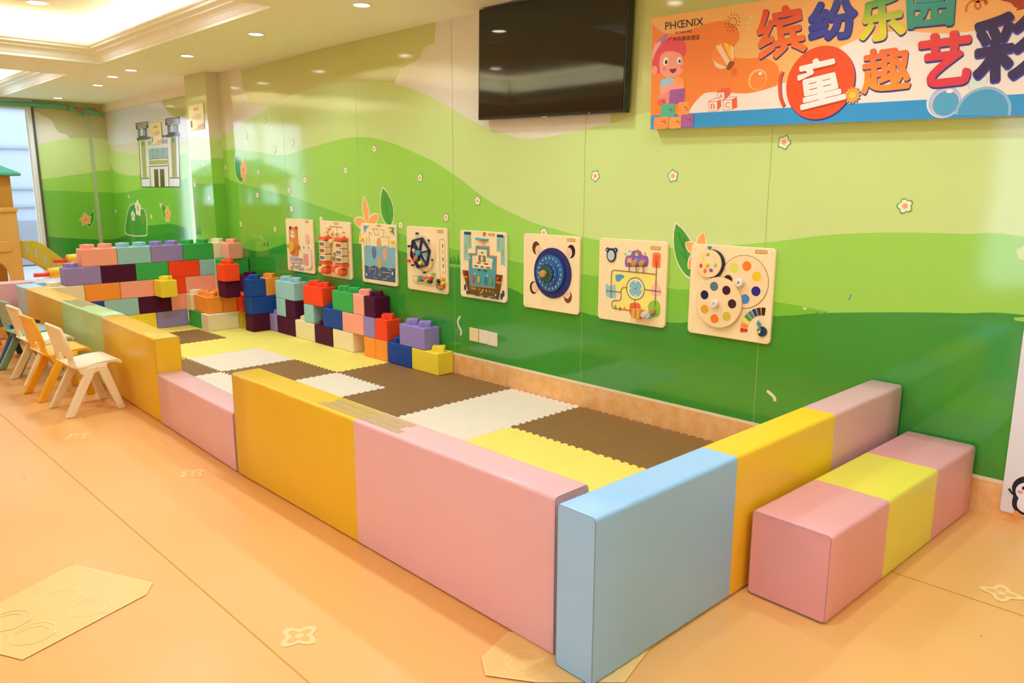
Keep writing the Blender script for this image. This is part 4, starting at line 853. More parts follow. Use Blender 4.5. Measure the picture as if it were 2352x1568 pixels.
b.many('sail_slot', [(rrect(u-w, v-0.0035, u+w, v+0.0035, 0.001), 0.0275, 0.0282, cl('#2c2a1e')) for (u, v), w in zip([(0.0066,0.0887),(-0.0293,0.0176),(0.044,0.0157),(-0.0563,-0.0055),(0.0041,-0.007),(0.067,-0.0082),(-0.0256,-0.0303),(0.0367,-0.0314)], (0.010, 0.019, 0.02, 0.018, 0.015, 0.02, 0.014, 0.014))])
o = [(-0.0306,0.0698),(0.0412,0.0273)]; b.many('picture_window', [(quad(o), 0.0275, 0.029, cl('#7a7048')), (circ((o[0][0]+o[1][0])/2, (o[0][1]+o[1][1])/2, 0.014, 18, 0.02), 0.029, 0.0296, cl('#c9c09a'))])
for (u, v), c in zip([(-0.0885,-0.0943),(-0.0274,-0.0951),(0.0403,-0.0972),(0.0954,-0.0963)], ('#c85a3a', '#d8a23a', '#5a6a9a', '#7a9a3a')): b.disc('fish', u, v, 0.013, 0.0275, 0.032, pl(c), 18, 0.025)
b.many('hull', [([(-0.1967,-0.0443),(-0.1444,-0.0443),(-0.1366,-0.1493),(0.1353,-0.1439),(0.1413,-0.0474),(0.1986,-0.0485),(0.1636,-0.1981),(-0.1373,-0.2004)], 0.020, 0.030, br), ([(-0.188,-0.0803),(-0.143,-0.0807),(-0.1432,-0.0949),(-0.1863,-0.0945)], 0.030, 0.0312, org), ([(0.144,-0.0921),(0.1947,-0.0915),(0.1908,-0.1055),(0.1439,-0.1038)], 0.030, 0.0312, org)])
b.many('water_line', [(closed([(-0.125,-0.1971),(-0.0885,-0.1996),(-0.0463,-0.1994),(-0.0046,-0.2053),(0.0425,-0.2005),(0.0891,-0.2058),(0.1692,-0.1995),(0.1692,-0.2133),(0.1408,-0.2103),(0.1064,-0.2139),(0.0775,-0.207),(0.0366,-0.2132),(0.0013,-0.2067),(-0.0404,-0.211),(-0.0764,-0.2025),(-0.1251,-0.2053)], 2), 0.0315, 0.0325, nv)])
b.many('small_letter', [(rrect(u-0.006, v-0.008, u+0.006, v+0.008, 0.002), 0.030, 0.0315, cl(c)) for (u, v), c in zip([(-0.1184,-0.1577),(-0.0972,-0.1618),(-0.073,-0.1616),(-0.0459,-0.1631),(-0.0191,-0.1637),(0.0134,-0.1654),(0.0486,-0.166),(0.0835,-0.1658),(0.1123,-0.167)], ('#b04a6a', '#d8a23a', '#e0c040', '#b8503a', '#8a9a3a', '#d8b24a', '#c8a040', '#8aa03a', '#5a8a4a'))])
for (u, v) in [(-0.1723,-0.0627),(0.1723,-0.0701)]: b.knob('red_knob', u, v, 0.010, 0.030, 0.046, pl('#c8402a'))
for (u, v) in [(-0.0646,-0.0581),(0.0638,-0.0616),(-0.1188,0.047),(0.1132,0.0433),(-0.1481,-0.1789),(-0.0027,-0.183),(0.1408,-0.1855)]: b.disc('screw', u, v, 0.0055, 0.030, 0.0335, SCR, 12)
for (u, v) in [(-0.18,-0.1635),(-0.1557,-0.1919),(0.2058,-0.1703),(0.189,-0.1916)]: b.disc('blue_wave_curl', u, v, 0.010, 0.020, 0.024, nv, 18, 0.022)

# 6 round table with four children
b = Bd(6, 'wooden activity board with a dark blue round table, number dial and four child heads', True, tuple([(0.1345,0.2211)][0]) + tuple([(0.2006,0.2028)][0]))
c0 = [(0.0208,0.0019)][0]; nb = pl('#1d2468')
hair = (cl('#5c2f1a'), cl('#1c1712'), cl('#1c1712'), cl('#7a3f1e')); skin = cl('#f3c3a0')
for (u, v), (fu, fv), hm in zip([(-0.1236,0.1498),(0.1692,0.1449),(-0.1432,-0.1036),(0.149,-0.1318)], [(-0.1015,0.1353),(0.152,0.1351),(-0.1304,-0.1001),(0.1427,-0.1124)], hair):
    b.many('child_head', [(circ(u, v, 0.032, 24, 0.040), 0.020, 0.022, hm), (circ(fu, fv, 0.027, 22, 0.032), 0.022, 0.0232, skin), (circ(fu-0.009, fv, 0.0022, 8), 0.0232, 0.0236, cl('#4a2f22')), (circ(fu+0.009, fv, 0.0022, 8), 0.0232, 0.0236, cl('#4a2f22')), (circ(fu, fv-0.012, 0.005, 10, 0.002), 0.0232, 0.0236, cl('#c8604a'))])
b.disc('blue_table', c0[0], c0[1], 0.156, 0.022, 0.026, nb, 56)
c1 = [(0.0116,0.0012)][0]; blu = pl('#2a62a0'); grn = pl('#2f7a3c'); nums = cl('#e8e2c8')
b.disc('outer_dial', c1[0], c1[1], 0.113, 0.026, 0.042, blu, 48, bevel=0.001)
b.many('dial_mark', [(rrect(c1[0]+0.095*math.cos(2*PI*k/20)-0.0085, c1[1]+0.095*math.sin(2*PI*k/20)-0.0085, c1[0]+0.095*math.cos(2*PI*k/20)+0.0085, c1[1]+0.095*math.sin(2*PI*k/20)+0.0085, 0.002), 0.042, 0.0426, grn if k % 2 == 0 else blu) for k in range(20)] + [(rrect(c1[0]+0.095*math.cos(2*PI*k/20)-0.003, c1[1]+0.095*math.sin(2*PI*k/20)-0.005, c1[0]+0.095*math.cos(2*PI*k/20)+0.003, c1[1]+0.095*math.sin(2*PI*k/20)+0.005, 0.001), 0.0426, 0.043, nums) for k in range(20)])
c2 = [(-0.0006,0.0002)][0]
b.disc('middle_dial', c2[0]+0.004, c2[1], 0.078, 0.042, 0.052, pl('#24589a'), 40, bevel=0.001)
b.disc('inner_dial', c2[0], c2[1], 0.058, 0.052, 0.060, pl('#1a2c5a'), 36)
b.many('dial_spoke', [([(c2[0]+0.020*math.cos(a-0.1), c2[1]+0.020*math.sin(a-0.1)), (c2[0]+0.054*math.cos(a-0.09), c2[1]+0.054*math.sin(a-0.09)), (c2[0]+0.054*math.cos(a+0.09), c2[1]+0.054*math.sin(a+0.09)), (c2[0]+0.020*math.cos(a+0.1), c2[1]+0.020*math.sin(a+0.1))], 0.060, 0.0606, grn) for a in [2*PI*k/16 for k in range(16)]] + [(circ(c2[0]+0.066*math.cos(a), c2[1]+0.066*math.sin(a), 0.0035, 8), 0.052, 0.0526, nums) for a in [2*PI*k/12 for k in range(12)]])
b.knob('wooden_knob', c2[0]-0.006, c2[1], 0.022, 0.060, 0.095, wood_mat('knob_wood', '#b8823c', '#cf9a50'))

# 7 track
b = Bd(7, 'wooden activity board with a yellow track picture, purple house and clock', True, tuple([(0.1243,0.2087)][0]) + tuple([(0.1928,0.1898)][0]))
o = [(-0.1412,0.143),(-0.1696,0.1724),(-0.1135,0.1736)]
b.many('bear_mirror', [(circ(*o[0], 0.033, 28, 0.040), 0.020, 0.028, pl('#1f2a4a'))] + [(circ(*o[k], 0.013, 16), 0.020, 0.028, pl('#1f2a4a')) for k in (1, 2)] + [(circ(*o[k], 0.007, 14), 0.028, 0.0285, cl('#5a9ab8')) for k in (1, 2)] + [(circ(o[0][0], o[0][1]-0.002, 0.025, 24, 0.030), 0.028, 0.0288, cl('#c4c6c0'))])
pur = cl('#8a5fa8'); yel = cl('#f3df76'); wh = cl('#f2e6d0')
b.many('track_picture', [(closed([(-0.1327,0.05),(-0.1224,0.0571),(0.1587,0.055),(0.1663,0.0457),(0.1694,-0.1266),(0.035,-0.1583),(-0.1096,-0.158),(-0.1287,-0.1432),(-0.1215,-0.1212),(-0.0695,-0.1073),(-0.066,-0.0609),(-0.1342,-0.0592)], 2), 0.020, 0.0206, yel),
    (closed([(-0.0354,0.0823),(-0.0468,0.1143),(-0.0377,0.1435),(-0.0077,0.1515),(0.0015,0.1723),(0.0312,0.1802),(0.061,0.1759),(0.0741,0.1567),(0.106,0.1528),(0.1158,0.1295),(0.1131,0.1014),(0.0989,0.0924),(0.0399,0.09)], 3), 0.020, 0.0206, pur),
    (quad([(-0.0297,0.1338),(-0.0009,0.1073)]), 0.0206, 0.021, cl('#f2b23a')), (quad([(0.0206,0.1351),(0.0484,0.1249)]), 0.0206, 0.021, cl('#6fb0c0')), (quad([(0.0676,0.1363),(0.0979,0.1163)]), 0.0206, 0.021, cl('#e0607a')), (circ(*[(0.0331,0.1582)][0], 0.011, 16), 0.0206, 0.021, cl('#c9d04a')), (quad([(0.0309,0.1862),(0.0487,0.1752)]), 0.0206, 0.021, cl('#e8704a')), (circ(*[(0.0919,0.1647)][0], 0.010, 14), 0.020, 0.0206, cl('#f0a84a')),
    (circ(*[(-0.0432,0.1533)][0], 0.011, 14, 0.007), 0.020, 0.0206, cl('#9ac4c8')), (circ(*[(-0.0161,0.1733)][0], 0.011, 14, 0.007), 0.020, 0.0206, cl('#9ac4c8')),
    (rrect(*[(0.1402,0.0914)][0], *[(0.1958,0.1763)][0], 0.014), 0.020, 0.0206, cl('#f07a4a')), (rrect(*[(0.1539,0.1064)][0], *[(0.1823,0.1617)][0], 0.008), 0.0206, 0.021, cl('#ee5a2e')),
    (closed([(-0.178,-0.0252),(-0.1429,-0.0389),(-0.1117,-0.0234),(-0.1041,-0.0899),(-0.1168,-0.1038),(-0.1675,-0.1005),(-0.1792,-0.072)], 3), 0.0206, 0.021, cl('#8fc3c4')), (closed([(0.1666,0.0398),(0.185,0.0035),(0.208,-0.0302),(0.2044,-0.0545),(0.169,-0.0641),(0.1419,-0.0528),(0.1382,-0.0249),(0.1586,0.0051)], 3), 0.0206, 0.021, cl('#f2b4a4')),
    (closed([(0.1235,-0.1318),(0.1415,-0.0973),(0.1797,-0.0872),(0.2021,-0.1069),(0.2044,-0.1549),(0.1886,-0.177),(0.15,-0.1797)], 3), 0.0206, 0.021, cl('#8fbf3a')), (closed([(0.0007,-0.1248),(0.0333,-0.1151),(0.0686,-0.1195),(0.0753,-0.1619),(0.0616,-0.1924),(0.0111,-0.1944),(-0.0029,-0.1627)], 3), 0.0206, 0.0212, cl('#e8663a')),
    (closed([(-0.1084,0.0311),(-0.0644,0.0368),(-0.046,0.0239),(-0.0686,0.0095),(-0.0836,-0.0063),(-0.1046,-0.0019)], 2), 0.0206, 0.021, cl('#4f97c4'))] + [(circ(u, v, 0.009, 14, 0.012), 0.0206, 0.0212, cl(c)) for (u, v), c in zip([(-0.1044,-0.1553),(-0.0701,-0.162),(-0.0376,-0.1562)], ('#7fae3a', '#e0603a', '#f0a04a'))])
ck = [(0.034,-0.0348)][0]
b.many('clock_face', [(circ(*ck, 0.058, 36), 0.0206, 0.0212, wh), (circ(*ck, 0.047, 36), 0.0212, 0.0218, cl('#7fb8c4'))] + [(circ(ck[0]+0.042*math.cos(a), ck[1]+0.042*math.sin(a), 0.010, 16), 0.0218, 0.0222, cl('#ecd84a')) for a in (0, PI/2, PI, 1.5*PI)] + [([(ck[0]-0.004, ck[1]-0.004), (ck[0]+0.020, ck[1]+0.020), (ck[0]+0.004, ck[1]+0.002)], 0.0222, 0.0228, cl('#e8502e')), (circ(*ck, 0.006, 12), 0.0222, 0.0228, cl('#e8502e'))])
b.lines('track_groove', [smooth([(-0.138,-0.1039),(-0.1391,-0.0259),(-0.139,0.0328),(-0.1328,0.0521),(-0.1146,0.0577),(-0.0344,0.0578),(0.066,0.0576),(0.1658,0.0576)]), [(0.1706,0.1274),(0.1713,0.0421),(0.1716,-0.0378),(0.1717,-0.1223)], [(-0.0162,0.1123),(-0.0126,0.0587)], [(0.0343,0.1037),(0.0362,0.0584)], [(0.0826,0.1072),(0.0847,0.0583)], smooth([(-0.1767,-0.0654),(-0.1181,-0.066),(-0.0685,-0.0645)]), smooth([(-0.0685,-0.0645),(-0.0614,-0.0438),(-0.0463,-0.0349),(-0.0308,-0.036)]), smooth([(-0.0659,-0.063),(-0.0648,-0.0942),(-0.0796,-0.1146),(-0.1111,-0.1167),(-0.1291,-0.1305),(-0.1284,-0.1516),(-0.112,-0.1646),(-0.0779,-0.1629),(0.0352,-0.1624)]), [(0.0971,-0.0337),(0.2058,-0.0344)], [(0.0326,-0.0986),(0.0352,-0.1998)], circ(ck[0], ck[1], 0.062, 40) + [circ(ck[0], ck[1], 0.062, 40)[0]]], 0.0048, 0.0232, GRV)
for k, (u, v) in enumerate([(0.0341,0.1098),(0.0834,0.1133),(0.1631,-0.1476)]): b.knob('wooden_figure', u, v, 0.017, 0.022, 0.052, wood_mat('figure_wood', '#b3804a', '#c9965a'))
for (u, v) in [(0.0507,-0.171),(0.0817,-0.1714)]:
    b.shape('train_block', rrect(u-0.013, v-0.026, u+0.013, v+0.026, 0.003), 0.022, 0.060, wood_mat('train_wood', '#d8932f', '#e3a548'), 0.002)
for (u, v), c in zip([(0.1129,-0.1719),(0.1438,-0.1723)], ('#e8bfae', '#9fc0c0')): b.knob('train_bead', u, v, 0.018, 0.022, 0.056, pl(c))

# 8 colour discs
b = Bd(8, 'wooden activity board with two turning discs of colour holes, nearest the camera', True, tuple([(0.1294,0.2254)][0]) + tuple([(0.1936,0.2083)][0]))
o = [(-0.11,0.1413)][0]
b.disc('disc_backing', o[0]+0.006, o[1]-0.001, 0.073, 0.020, 0.032, pl('#1c2434'), 40)
b.disc('fruit_disc', o[0]-0.004, o[1], 0.071, 0.032, 0.042, WOODE, 40, bevel=0.001)
b.many('fruit_print', [(circ(u, v, rx, 16, ry), 0.042, 0.0425, cl(c)) for (u, v), rx, ry, c in zip([(-0.1591,0.1275),(-0.133,0.1016),(-0.1218,0.1871),(-0.1469,0.1646),(-0.0979,0.1075),(-0.0744,0.135),(-0.0833,0.1741)], (0.009, 0.010, 0.011, 0.006, 0.010, 0.009, 0.007), (0.012, 0.012, 0.009, 0.014, 0.009, 0.012, 0.008), ('#d8482a', '#f07a3a', '#9aa83a', '#ecd04a', '#6a4a9a', '#a8c84a', '#f2c8c0'))])
o2 = [(-0.121,0.1392)][0]; b.knob('yellow_knob', o2[0], o2[1], 0.011, 0.042, 0.062, pl('#f0d84a'))
b.shape('pointer', [(-0.1379,0.2283),(-0.1142,0.2287),(-0.1252,0.2104)], 0.020, 0.026, pl('#4a7a88'))
def hole_disc(c, r, holes, d0, d1, hr, mat=WOODE):
    b.disc('colour_disc', c[0], c[1], r, d0, d1, mat, 56, bevel=0.0015)
    for (u, v), c_ in holes: b.disc('colour_hole', u, v, hr, d1, d1+0.0006, cl(c_), 24)
c1 = [(0.0778,0.0619)][0]
b.lines('engraved_ring', [circ(c1[0], c1[1], 0.1335, 60) + [circ(c1[0], c1[1], 0.1335, 60)[0]]], 0.0025, 0.0204, GRV)
b.disc('colour_disc', c1[0], c1[1], 0.131, 0.020, 0.024, WOODE, 56)
for (u, v), c_ in zip([(0.0217,0.129),(0.0913,0.1428),(0.1477,0.0959),(0.1486,0.0222),(0.0925,-0.0229),(-0.0083,0.0661)], ('#dbd860', '#f47a22', '#eec02c', '#231c7c', '#4580c4', '#3a1408')): b.disc('colour_hole', u, v, 0.0245, 0.024, 0.0246, cl(c_), 24)
hole_disc([(-0.0488,-0.0542)][0], 0.131, zip([(-0.0769,0.0272),(-0.0055,0.0134),(0.031,-0.0519),(0.0049,-0.1198),(-0.0647,-0.1404),(-0.125,-0.097),(-0.1304,-0.0221)], ('#4f6f80', '#3f0f2c', '#3a1808', '#cdb83a', '#f2761c', '#dca22c', '#1c1a42')), 0.026, 0.040, 0.0235)
for (u, v), d in zip([(0.0647,0.0585),(-0.06,-0.0599)], (0.024, 0.040)):
    b.knob('turning_knob', u, v, 0.022, d, d+0.030, pl('#e9dccb')); b.many('knob_print', [([(u-0.008, v-0.006), (u+0.010, v+0.002), (u+0.002, v+0.010)], d+0.0301, d+0.0305, cl('#5a6a9a' if d < 0.03 else '#c89a7a'))])
cc = [(0.1958,-0.1749)][0]
for k, c in enumerate(('#cc3014', '#f08a3a', '#f0dc5a', '#4f9a2c', '#5a7a94', '#26347a', '#5a2616', '#22180a')):
    a = PI*1.02 - k*PI*0.515/7; R0, R1 = 0.082, 0.120
    b.shape('colour_swatch', [(cc[0]+R0*math.cos(a-0.085), cc[1]+R0*math.sin(a-0.085)), (cc[0]+R1*math.cos(a-0.085), cc[1]+R1*math.sin(a-0.085)), (cc[0]+R1*math.cos(a+0.085), cc[1]+R1*math.sin(a+0.085)), (cc[0]+R0*math.cos(a+0.085), cc[1]+R0*math.sin(a+0.085))], 0.020, 0.0235, pl(c))
b.disc('dial_base', cc[0], cc[1], 0.025, 0.020, 0.028, pl('#1c3054'), 30)
b.shape('arrow_pointer', [(0.1821,-0.1789),(0.1774,-0.1446),(0.1667,-0.1438),(0.1734,-0.1199),(0.1923,-0.1397),(0.1843,-0.1437),(0.1965,-0.1726)], 0.028, 0.034, pl('#4f8a86'))
o = [(0.1876,-0.1768)][0]; b.knob('pointer_pin', o[0], o[1], 0.007, 0.034, 0.044, pl('#ecd84a'))

# ------------------------------------------------------------------ television
tv = thing('television', 'large black flat television high on the mural wall', 'television', (0.1715, -0.045, 2.094)); tv.rotation_euler = (0, 0.0205, 0)
blkp = M('tv_plastic', '#0d0c0a', rough=0.25); scr = M('tv_screen', '#060504', rough=0.045, spec=0.62, var=0.0)
m = MB(); m.box((-0.590, -0.030, -0.334), (0.590, 0.020, 0.334), blkp); m.build('case', tv, bevel=0.004, seg=2)
m = MB(); m.box((-0.578, -0.0318, -0.318), (0.578, -0.0302, 0.324), scr); m.build('screen', tv)
m = MB(); m.box((-0.020, -0.034, -0.340), (0.022, -0.026, -0.334), M('tv_logo', '#b8b0a0', rough=0.3, metal=0.4)); m.build('logo_bar', tv)
m = MB(); m.box((0.345, -0.0335, -0.331), (0.349, -0.0318, -0.327), M('led_red', (1.0, 0.12, 0.05), emit=3.0)); m.build('standby_light', tv)
m = MB(); m.box((-0.2, 0.020, -0.15), (0.2, 0.043, 0.15), blkp); m.build('wall_bracket', tv)

# ------------------------------------------------------------------ banner sign
sg = thing('banner_sign', 'long orange and blue lightbox banner with bubbly colourful Chinese lettering', 'sign', (0.9, 0, 1.65))
PO = [(0.024, 0.0), (2.35, -0.043), (2.345, 0.512), (0.006, 0.558)]
m = MB(); m.prism(PO, T3, 0.002, 0.060, M('sign_case', '#cdb86a', rough=0.45)); m.build('case', sg)
m = MB(); dc = Deco(m, T3, 0.0602, 0.0001)
dc.poly(PO, ink('s_light', '#eeb066'))
bl = ink('s_blob', '#ea7f32'); sw = ink('s_white', '#ecdccb'); sb = ink('s_blue', '#2f8fc4')
wave = [(0.2539,0.0677),(0.2632,0.0887),(0.2852,0.1153),(0.3244,0.1488),(0.3541,0.1605),(0.4288,0.1575),(0.502,0.1471),(0.5732,0.1399),(0.6416,0.1457),(0.7207,0.161),(0.7549,0.1699),(0.7884,0.1813)] + [(0.9911,0.2888),(1.047,0.3107),(1.102,0.3262),(1.1743,0.334),(1.2628,0.3312),(1.3495,0.3135),(1.4164,0.3015),(1.4807,0.2972),(1.5428,0.2963),(1.6955,0.2894)]
blob = [(0.0119,0.5301),(0.0467,0.4973),(0.086,0.4749),(0.1458,0.4646),(0.2244,0.4688),(0.3053,0.4814),(0.3646,0.4881),(0.4085,0.4869),(0.4571,0.4761),(0.4966,0.45),(0.5157,0.4156),(0.5147,0.3877),(0.4886,0.3547),(0.4902,0.3302),(0.5058,0.3083),(0.5856,0.2973),(0.631,0.2967),(0.6766,0.2827),(0.7183,0.2541),(0.734,0.2175),(0.732,0.1864),(0.7207,0.161)]
wv = smooth(wave, 3); k0 = next(i for i, p_ in enumerate(wv) if p_[0] >= blob[-1][0])
dc.poly(smooth(blob, 3) + wv[:k0][::-1] + [(0.022, 0.03), (0.018, 0.2)], bl)
band = [(0.026,0.0704),(0.2539,0.0677),(0.8105,0.0597)] + [(1.0458,0.0582),(1.4089,0.0519),(1.7229,0.048)]
dc.poly(wv + [(2.346, wv[-1][1]), (2.349, band[-1][1]-0.012)] + band[:1:-1], sw)
dc.poly([(0.022, band[0][1])] + band[1:] + [(2.349, band[-1][1]-0.012), (2.35, -0.043), (0.024, 0.0)], sb)
dc.mark()
# sun doodle, rays
dk = ink('s_doodle', '#6a3414'); sc = [(0.4764,0.4707)][0]
dc.line(circ(sc[0], sc[1], 0.0215, 24) + circ(sc[0], sc[1], 0.0215, 24)[:1], 0.0028, dk, up=False)
for a in range(14):
    an = 2*PI*a/14; dc.line([(sc[0]+0.031*math.cos(an), sc[1]+0.031*math.sin(an)), (sc[0]+0.043*math.cos(an), sc[1]+0.043*math.sin(an))], 0.0028, dk, up=False)
for du in (-0.008, 0.008): dc.poly(circ(sc[0]+du, sc[1]+0.006, 0.002, 8), dk, up=False)
dc.line([(sc[0]-0.010, sc[1]-0.006), (sc[0], sc[1]-0.011), (sc[0]+0.010, sc[1]-0.006)], 0.0028, dk)
for p_ in ([(0.5683,0.4836),(0.5829,0.4698)], [(0.547,0.4598),(0.5723,0.4575)], [(0.5604,0.4316),(0.5737,0.4377)]): dc.line(p_, 0.007, ink('s_ray', '#d9d2b0'), up=False)
dc.up()
dc.reset()
# balloon
bo = ink('s_balloon', '#f08a38'); bw = ink('s_balloon_pale', '#f3cfae')
dc.poly(closed([(0.4195,0.3872),(0.3911,0.3742),(0.3757,0.343),(0.3807,0.3011),(0.4071,0.2715),(0.4564,0.2604),(0.4878,0.294),(0.4974,0.3294),(0.4884,0.3587),(0.4584,0.3805)], 3), bo)
dc.poly([(0.3911,0.3742),(0.42,0.379),(0.4734,0.2955),(0.4602,0.2765)], bw, up=False); dc.poly([(0.4685,0.3732),(0.491,0.3544),(0.4936,0.3137),(0.4854,0.2942)], bw, up=False); dc.poly([(0.3797,0.3178),(0.3956,0.2996),(0.4583,0.2685),(0.427,0.2654),(0.3968,0.2788)], bw, up=False); dc.poly([(0.4341,0.3854),(0.4586,0.3784),(0.4836,0.3229),(0.475,0.3076)], ink('s_yellow', '#f2c42e'))
dc.poly(closed([(0.4602,0.2765),(0.4734,0.2955),(0.4975,0.2909),(0.496,0.2769),(0.4759,0.2565),(0.4588,0.2602)], 2), ink('s_brown', '#8a4a20')); dc.poly(circ(*[(0.5006,0.2431)][0], 0.017, 18), ink('s_basket', '#dd6a22'))
dc.reset()
# letter cubes
cr = ink('s_cube', '#e0603f')
for fr_, tp, rt, ch in (([(0.4141,0.1565),(0.4533,0.1555),(0.4555,0.12),(0.4173,0.1207)], [(0.4141,0.1565),(0.4376,0.1734),(0.4837,0.1716),(0.4533,0.1555)], [(0.4533,0.1555),(0.4837,0.1716),(0.488,0.1424),(0.4555,0.12)], 'A'), ([(0.3678,0.1159),(0.4167,0.1145),(0.4194,0.0701),(0.3704,0.0711)], [(0.3678,0.1159),(0.4009,0.1303),(0.4354,0.1298),(0.4167,0.1145)], [(0.4167,0.1145),(0.4361,0.1193),(0.439,0.0878),(0.4194,0.0701)], 'B'), ([(0.4484,0.1172),(0.4968,0.117),(0.5012,0.0711),(0.4529,0.0688)], [(0.4484,0.1172),(0.4767,0.1301),(0.5223,0.1283),(0.4968,0.117)], [(0.4968,0.117),(0.5223,0.1275),(0.528,0.0777),(0.5012,0.0711)], 'C')):
    dc.poly(rt, cr, up=False); dc.poly(tp, cr if ch == 'A' else sw, up=False); dc.poly(fr_, sw); dc.line(fr_ + fr_[:1], 0.0028, cr, up=False); dc.line(tp + tp[:1], 0.0028, cr, up=False)
    vs, fs = fit(ch, grow(fr_, 0.55)); dc.mesh(vs, fs, cr)
# bubbles
def bubble(c, r, cols):
    dc.reset()
    for k, cc_ in enumerate(cols): dc.poly(circ(c[0]+r*0.03*k, c[1]-r*0.05*k, r*(1-0.09*k), 32), ink('s_bub_' + cc_[1:], cc_))
    dc.poly(circ(c[0]+r*0.25, c[1]+r*0.55, r*0.2, 16, r*0.12), ink('s_bub_hi', '#f2e4e4'))
bubble([(0.6252,0.1979)][0], 0.047, ('#f6c277', '#ec8f45', '#ea8238')); bubble([(1.4478,0.0422)][0], 0.066, ('#dfe2dc', '#a9b9d0', '#d9b6c4', '#4f9fbe')); bubble([(1.5601,0.1061)][0], 0.036, ('#e7b6b6', '#dcd8c8', '#d6dfcf')); 
c_ = [(1.5899,-0.0128)][0]; dc.poly([q for q in circ(c_[0], c_[1], 0.098, 40) if q[1] > -0.030 - 0.0175*(q[0]-1.6)], ink('s_bub_a', '#8fb4cc')); dc.poly([q for q in circ(c_[0], c_[1], 0.088, 40) if q[1] > -0.028 - 0.0175*(q[0]-1.6)], ink('s_bub_b', '#4a97bd'))
dc.reset()
# red circle, arc, flower
rc = [(0.9274,0.1568)][0]; dc.poly(circ(rc[0]+0.004, rc[1]-0.006, 0.1575, 60), ink('s_navy', '#2f2f7a')); dc.poly(circ(rc[0], rc[1], 0.156, 60), ink('s_red', '#df4c1e'))
arc = smooth([(0.7489,0.2219),(0.7399,0.1974),(0.7381,0.1623),(0.7452,0.1146),(0.7568,0.0861),(0.7678,0.0676)], 4); dc.line([(a_+0.003, b_-0.003) for a_, b_ in arc], 0.017, ink('s_navy', '#2f2f7a')); dc.line(arc, 0.016, ink('s_red', '#df4c1e'))
dc.up(2); fc = [(1.0786,0.0928)][0]; dc.poly([(u+0.003, v-0.004) for u, v in daisy(fc[0], fc[1], 0.037, 0, 60, 14)], ink('s_navy', '#2f2f7a')); dc.poly(daisy(fc[0], fc[1], 0.036, 0, 60, 14), ink('s_fl', '#f59a3c')); dc.poly(daisy(fc[0], fc[1], 0.016, 0, 40, 9), ink('s_yellow', '#f2c42e'))
dc.reset()
# swirl and red shape at the upper right
dc.line(smooth([(1.4918,0.3704),(1.4927,0.3913),(1.5065,0.4069),(1.5283,0.4035),(1.5407,0.3873),(1.5343,0.3754),(1.5226,0.3852),(1.5255,0.4008),(1.5494,0.4051),(1.5623,0.3967),(1.5586,0.3893),(1.5512,0.4016)], 4), 0.008, ink('s_swirl', '#d06a2a'))
dc.poly(closed([(1.6069,0.3961),(1.6406,0.3815),(1.6602,0.3614),(1.6878,0.3573),(1.6991,0.3695),(1.6909,0.3923),(1.6499,0.4019)], 3), ink('s_dark_red', '#a8361a')); dc.line([(1.6639,0.3537),(1.695,0.3562)], 0.007, ink('s_dark_red', '#a8361a'))
dc.reset()
# smiling child with toy cubes
sk = ink('s_skin', '#f29a84'); hr = ink('s_hair', '#e04a58'); ht = ink('s_hat', '#b0749e'); ht2 = ink('s_hat_pale', '#e8a9a2')
dc.poly([(0.0384,0.4376),(0.0971,0.47),(0.1169,0.4538),(0.0727,0.4117)], ht); dc.poly([(0.0175,0.3832),(0.0278,0.4258),(0.0631,0.4411),(0.0723,0.4205),(0.0522,0.3793),(0.0204,0.3432)], ht2)
dc.poly(closed([(0.021,0.3299),(0.0354,0.3811),(0.0774,0.4285),(0.1306,0.4478),(0.1951,0.4312),(0.2243,0.3939),(0.2224,0.3602),(0.2102,0.3446),(0.201,0.3199),(0.0678,0.2812),(0.0451,0.2922)], 3), hr)
dc.poly(closed([(0.0692,0.3686),(0.1014,0.3824),(0.1556,0.3763),(0.1992,0.3543),(0.212,0.3102),(0.2085,0.2763),(0.183,0.2572),(0.1351,0.2486),(0.0906,0.2659),(0.067,0.2989)], 3), sk); dc.poly(circ(*[(0.0365,0.2975)][0], 0.017, 18, 0.022), sk)
dc.poly(closed([(0.0641,0.3605),(0.0955,0.3918),(0.1425,0.4249),(0.1859,0.4069),(0.2095,0.3574),(0.1768,0.3781),(0.1336,0.3874),(0.1012,0.3868)], 2), hr)
for q, w in (([(0.1037,0.3344)][0], 0.020), ([(0.1846,0.3302)][0], 0.016)):
    dc.poly(circ(q[0], q[1], w*0.80, 20, w*1.05), ink('s_eye', '#f2ece6')); dc.poly(circ(q[0]+0.003, q[1]-0.004, w*0.42, 16, w*0.52), ink('s_pupil', '#2a3a3a'))
for q in [(0.0973,0.2981),(0.2049,0.296)]: dc.poly(circ(q[0], q[1], 0.010, 16), ink('s_cheek', '#f07a72'), up=False)
dc.up(); dc.poly(closed([(0.1275,0.2929),(0.1491,0.2929),(0.1717,0.292),(0.1608,0.2745),(0.1447,0.273)], 2), ink('s_mouth', '#7a2a26'))
dc.poly(closed([(0.0806,0.2448),(0.1133,0.2506),(0.1568,0.2467),(0.1953,0.2259),(0.2078,0.1902),(0.1445,0.1691),(0.084,0.1738),(0.0766,0.2143)], 2), ink('s_shirt', '#9dc3d0')); dc.poly([(0.0569,0.1581),(0.0836,0.1827),(0.1437,0.1867),(0.1619,0.1459),(0.1143,0.1184),(0.0758,0.1122)], ink('s_trousers', '#e08a7c'))
dc.poly(closed([(0.1573,0.2379),(0.1806,0.2523),(0.2159,0.237),(0.2228,0.2062),(0.2131,0.1898),(0.1701,0.1977)], 2), ink('s_fl', '#f59a3c'))
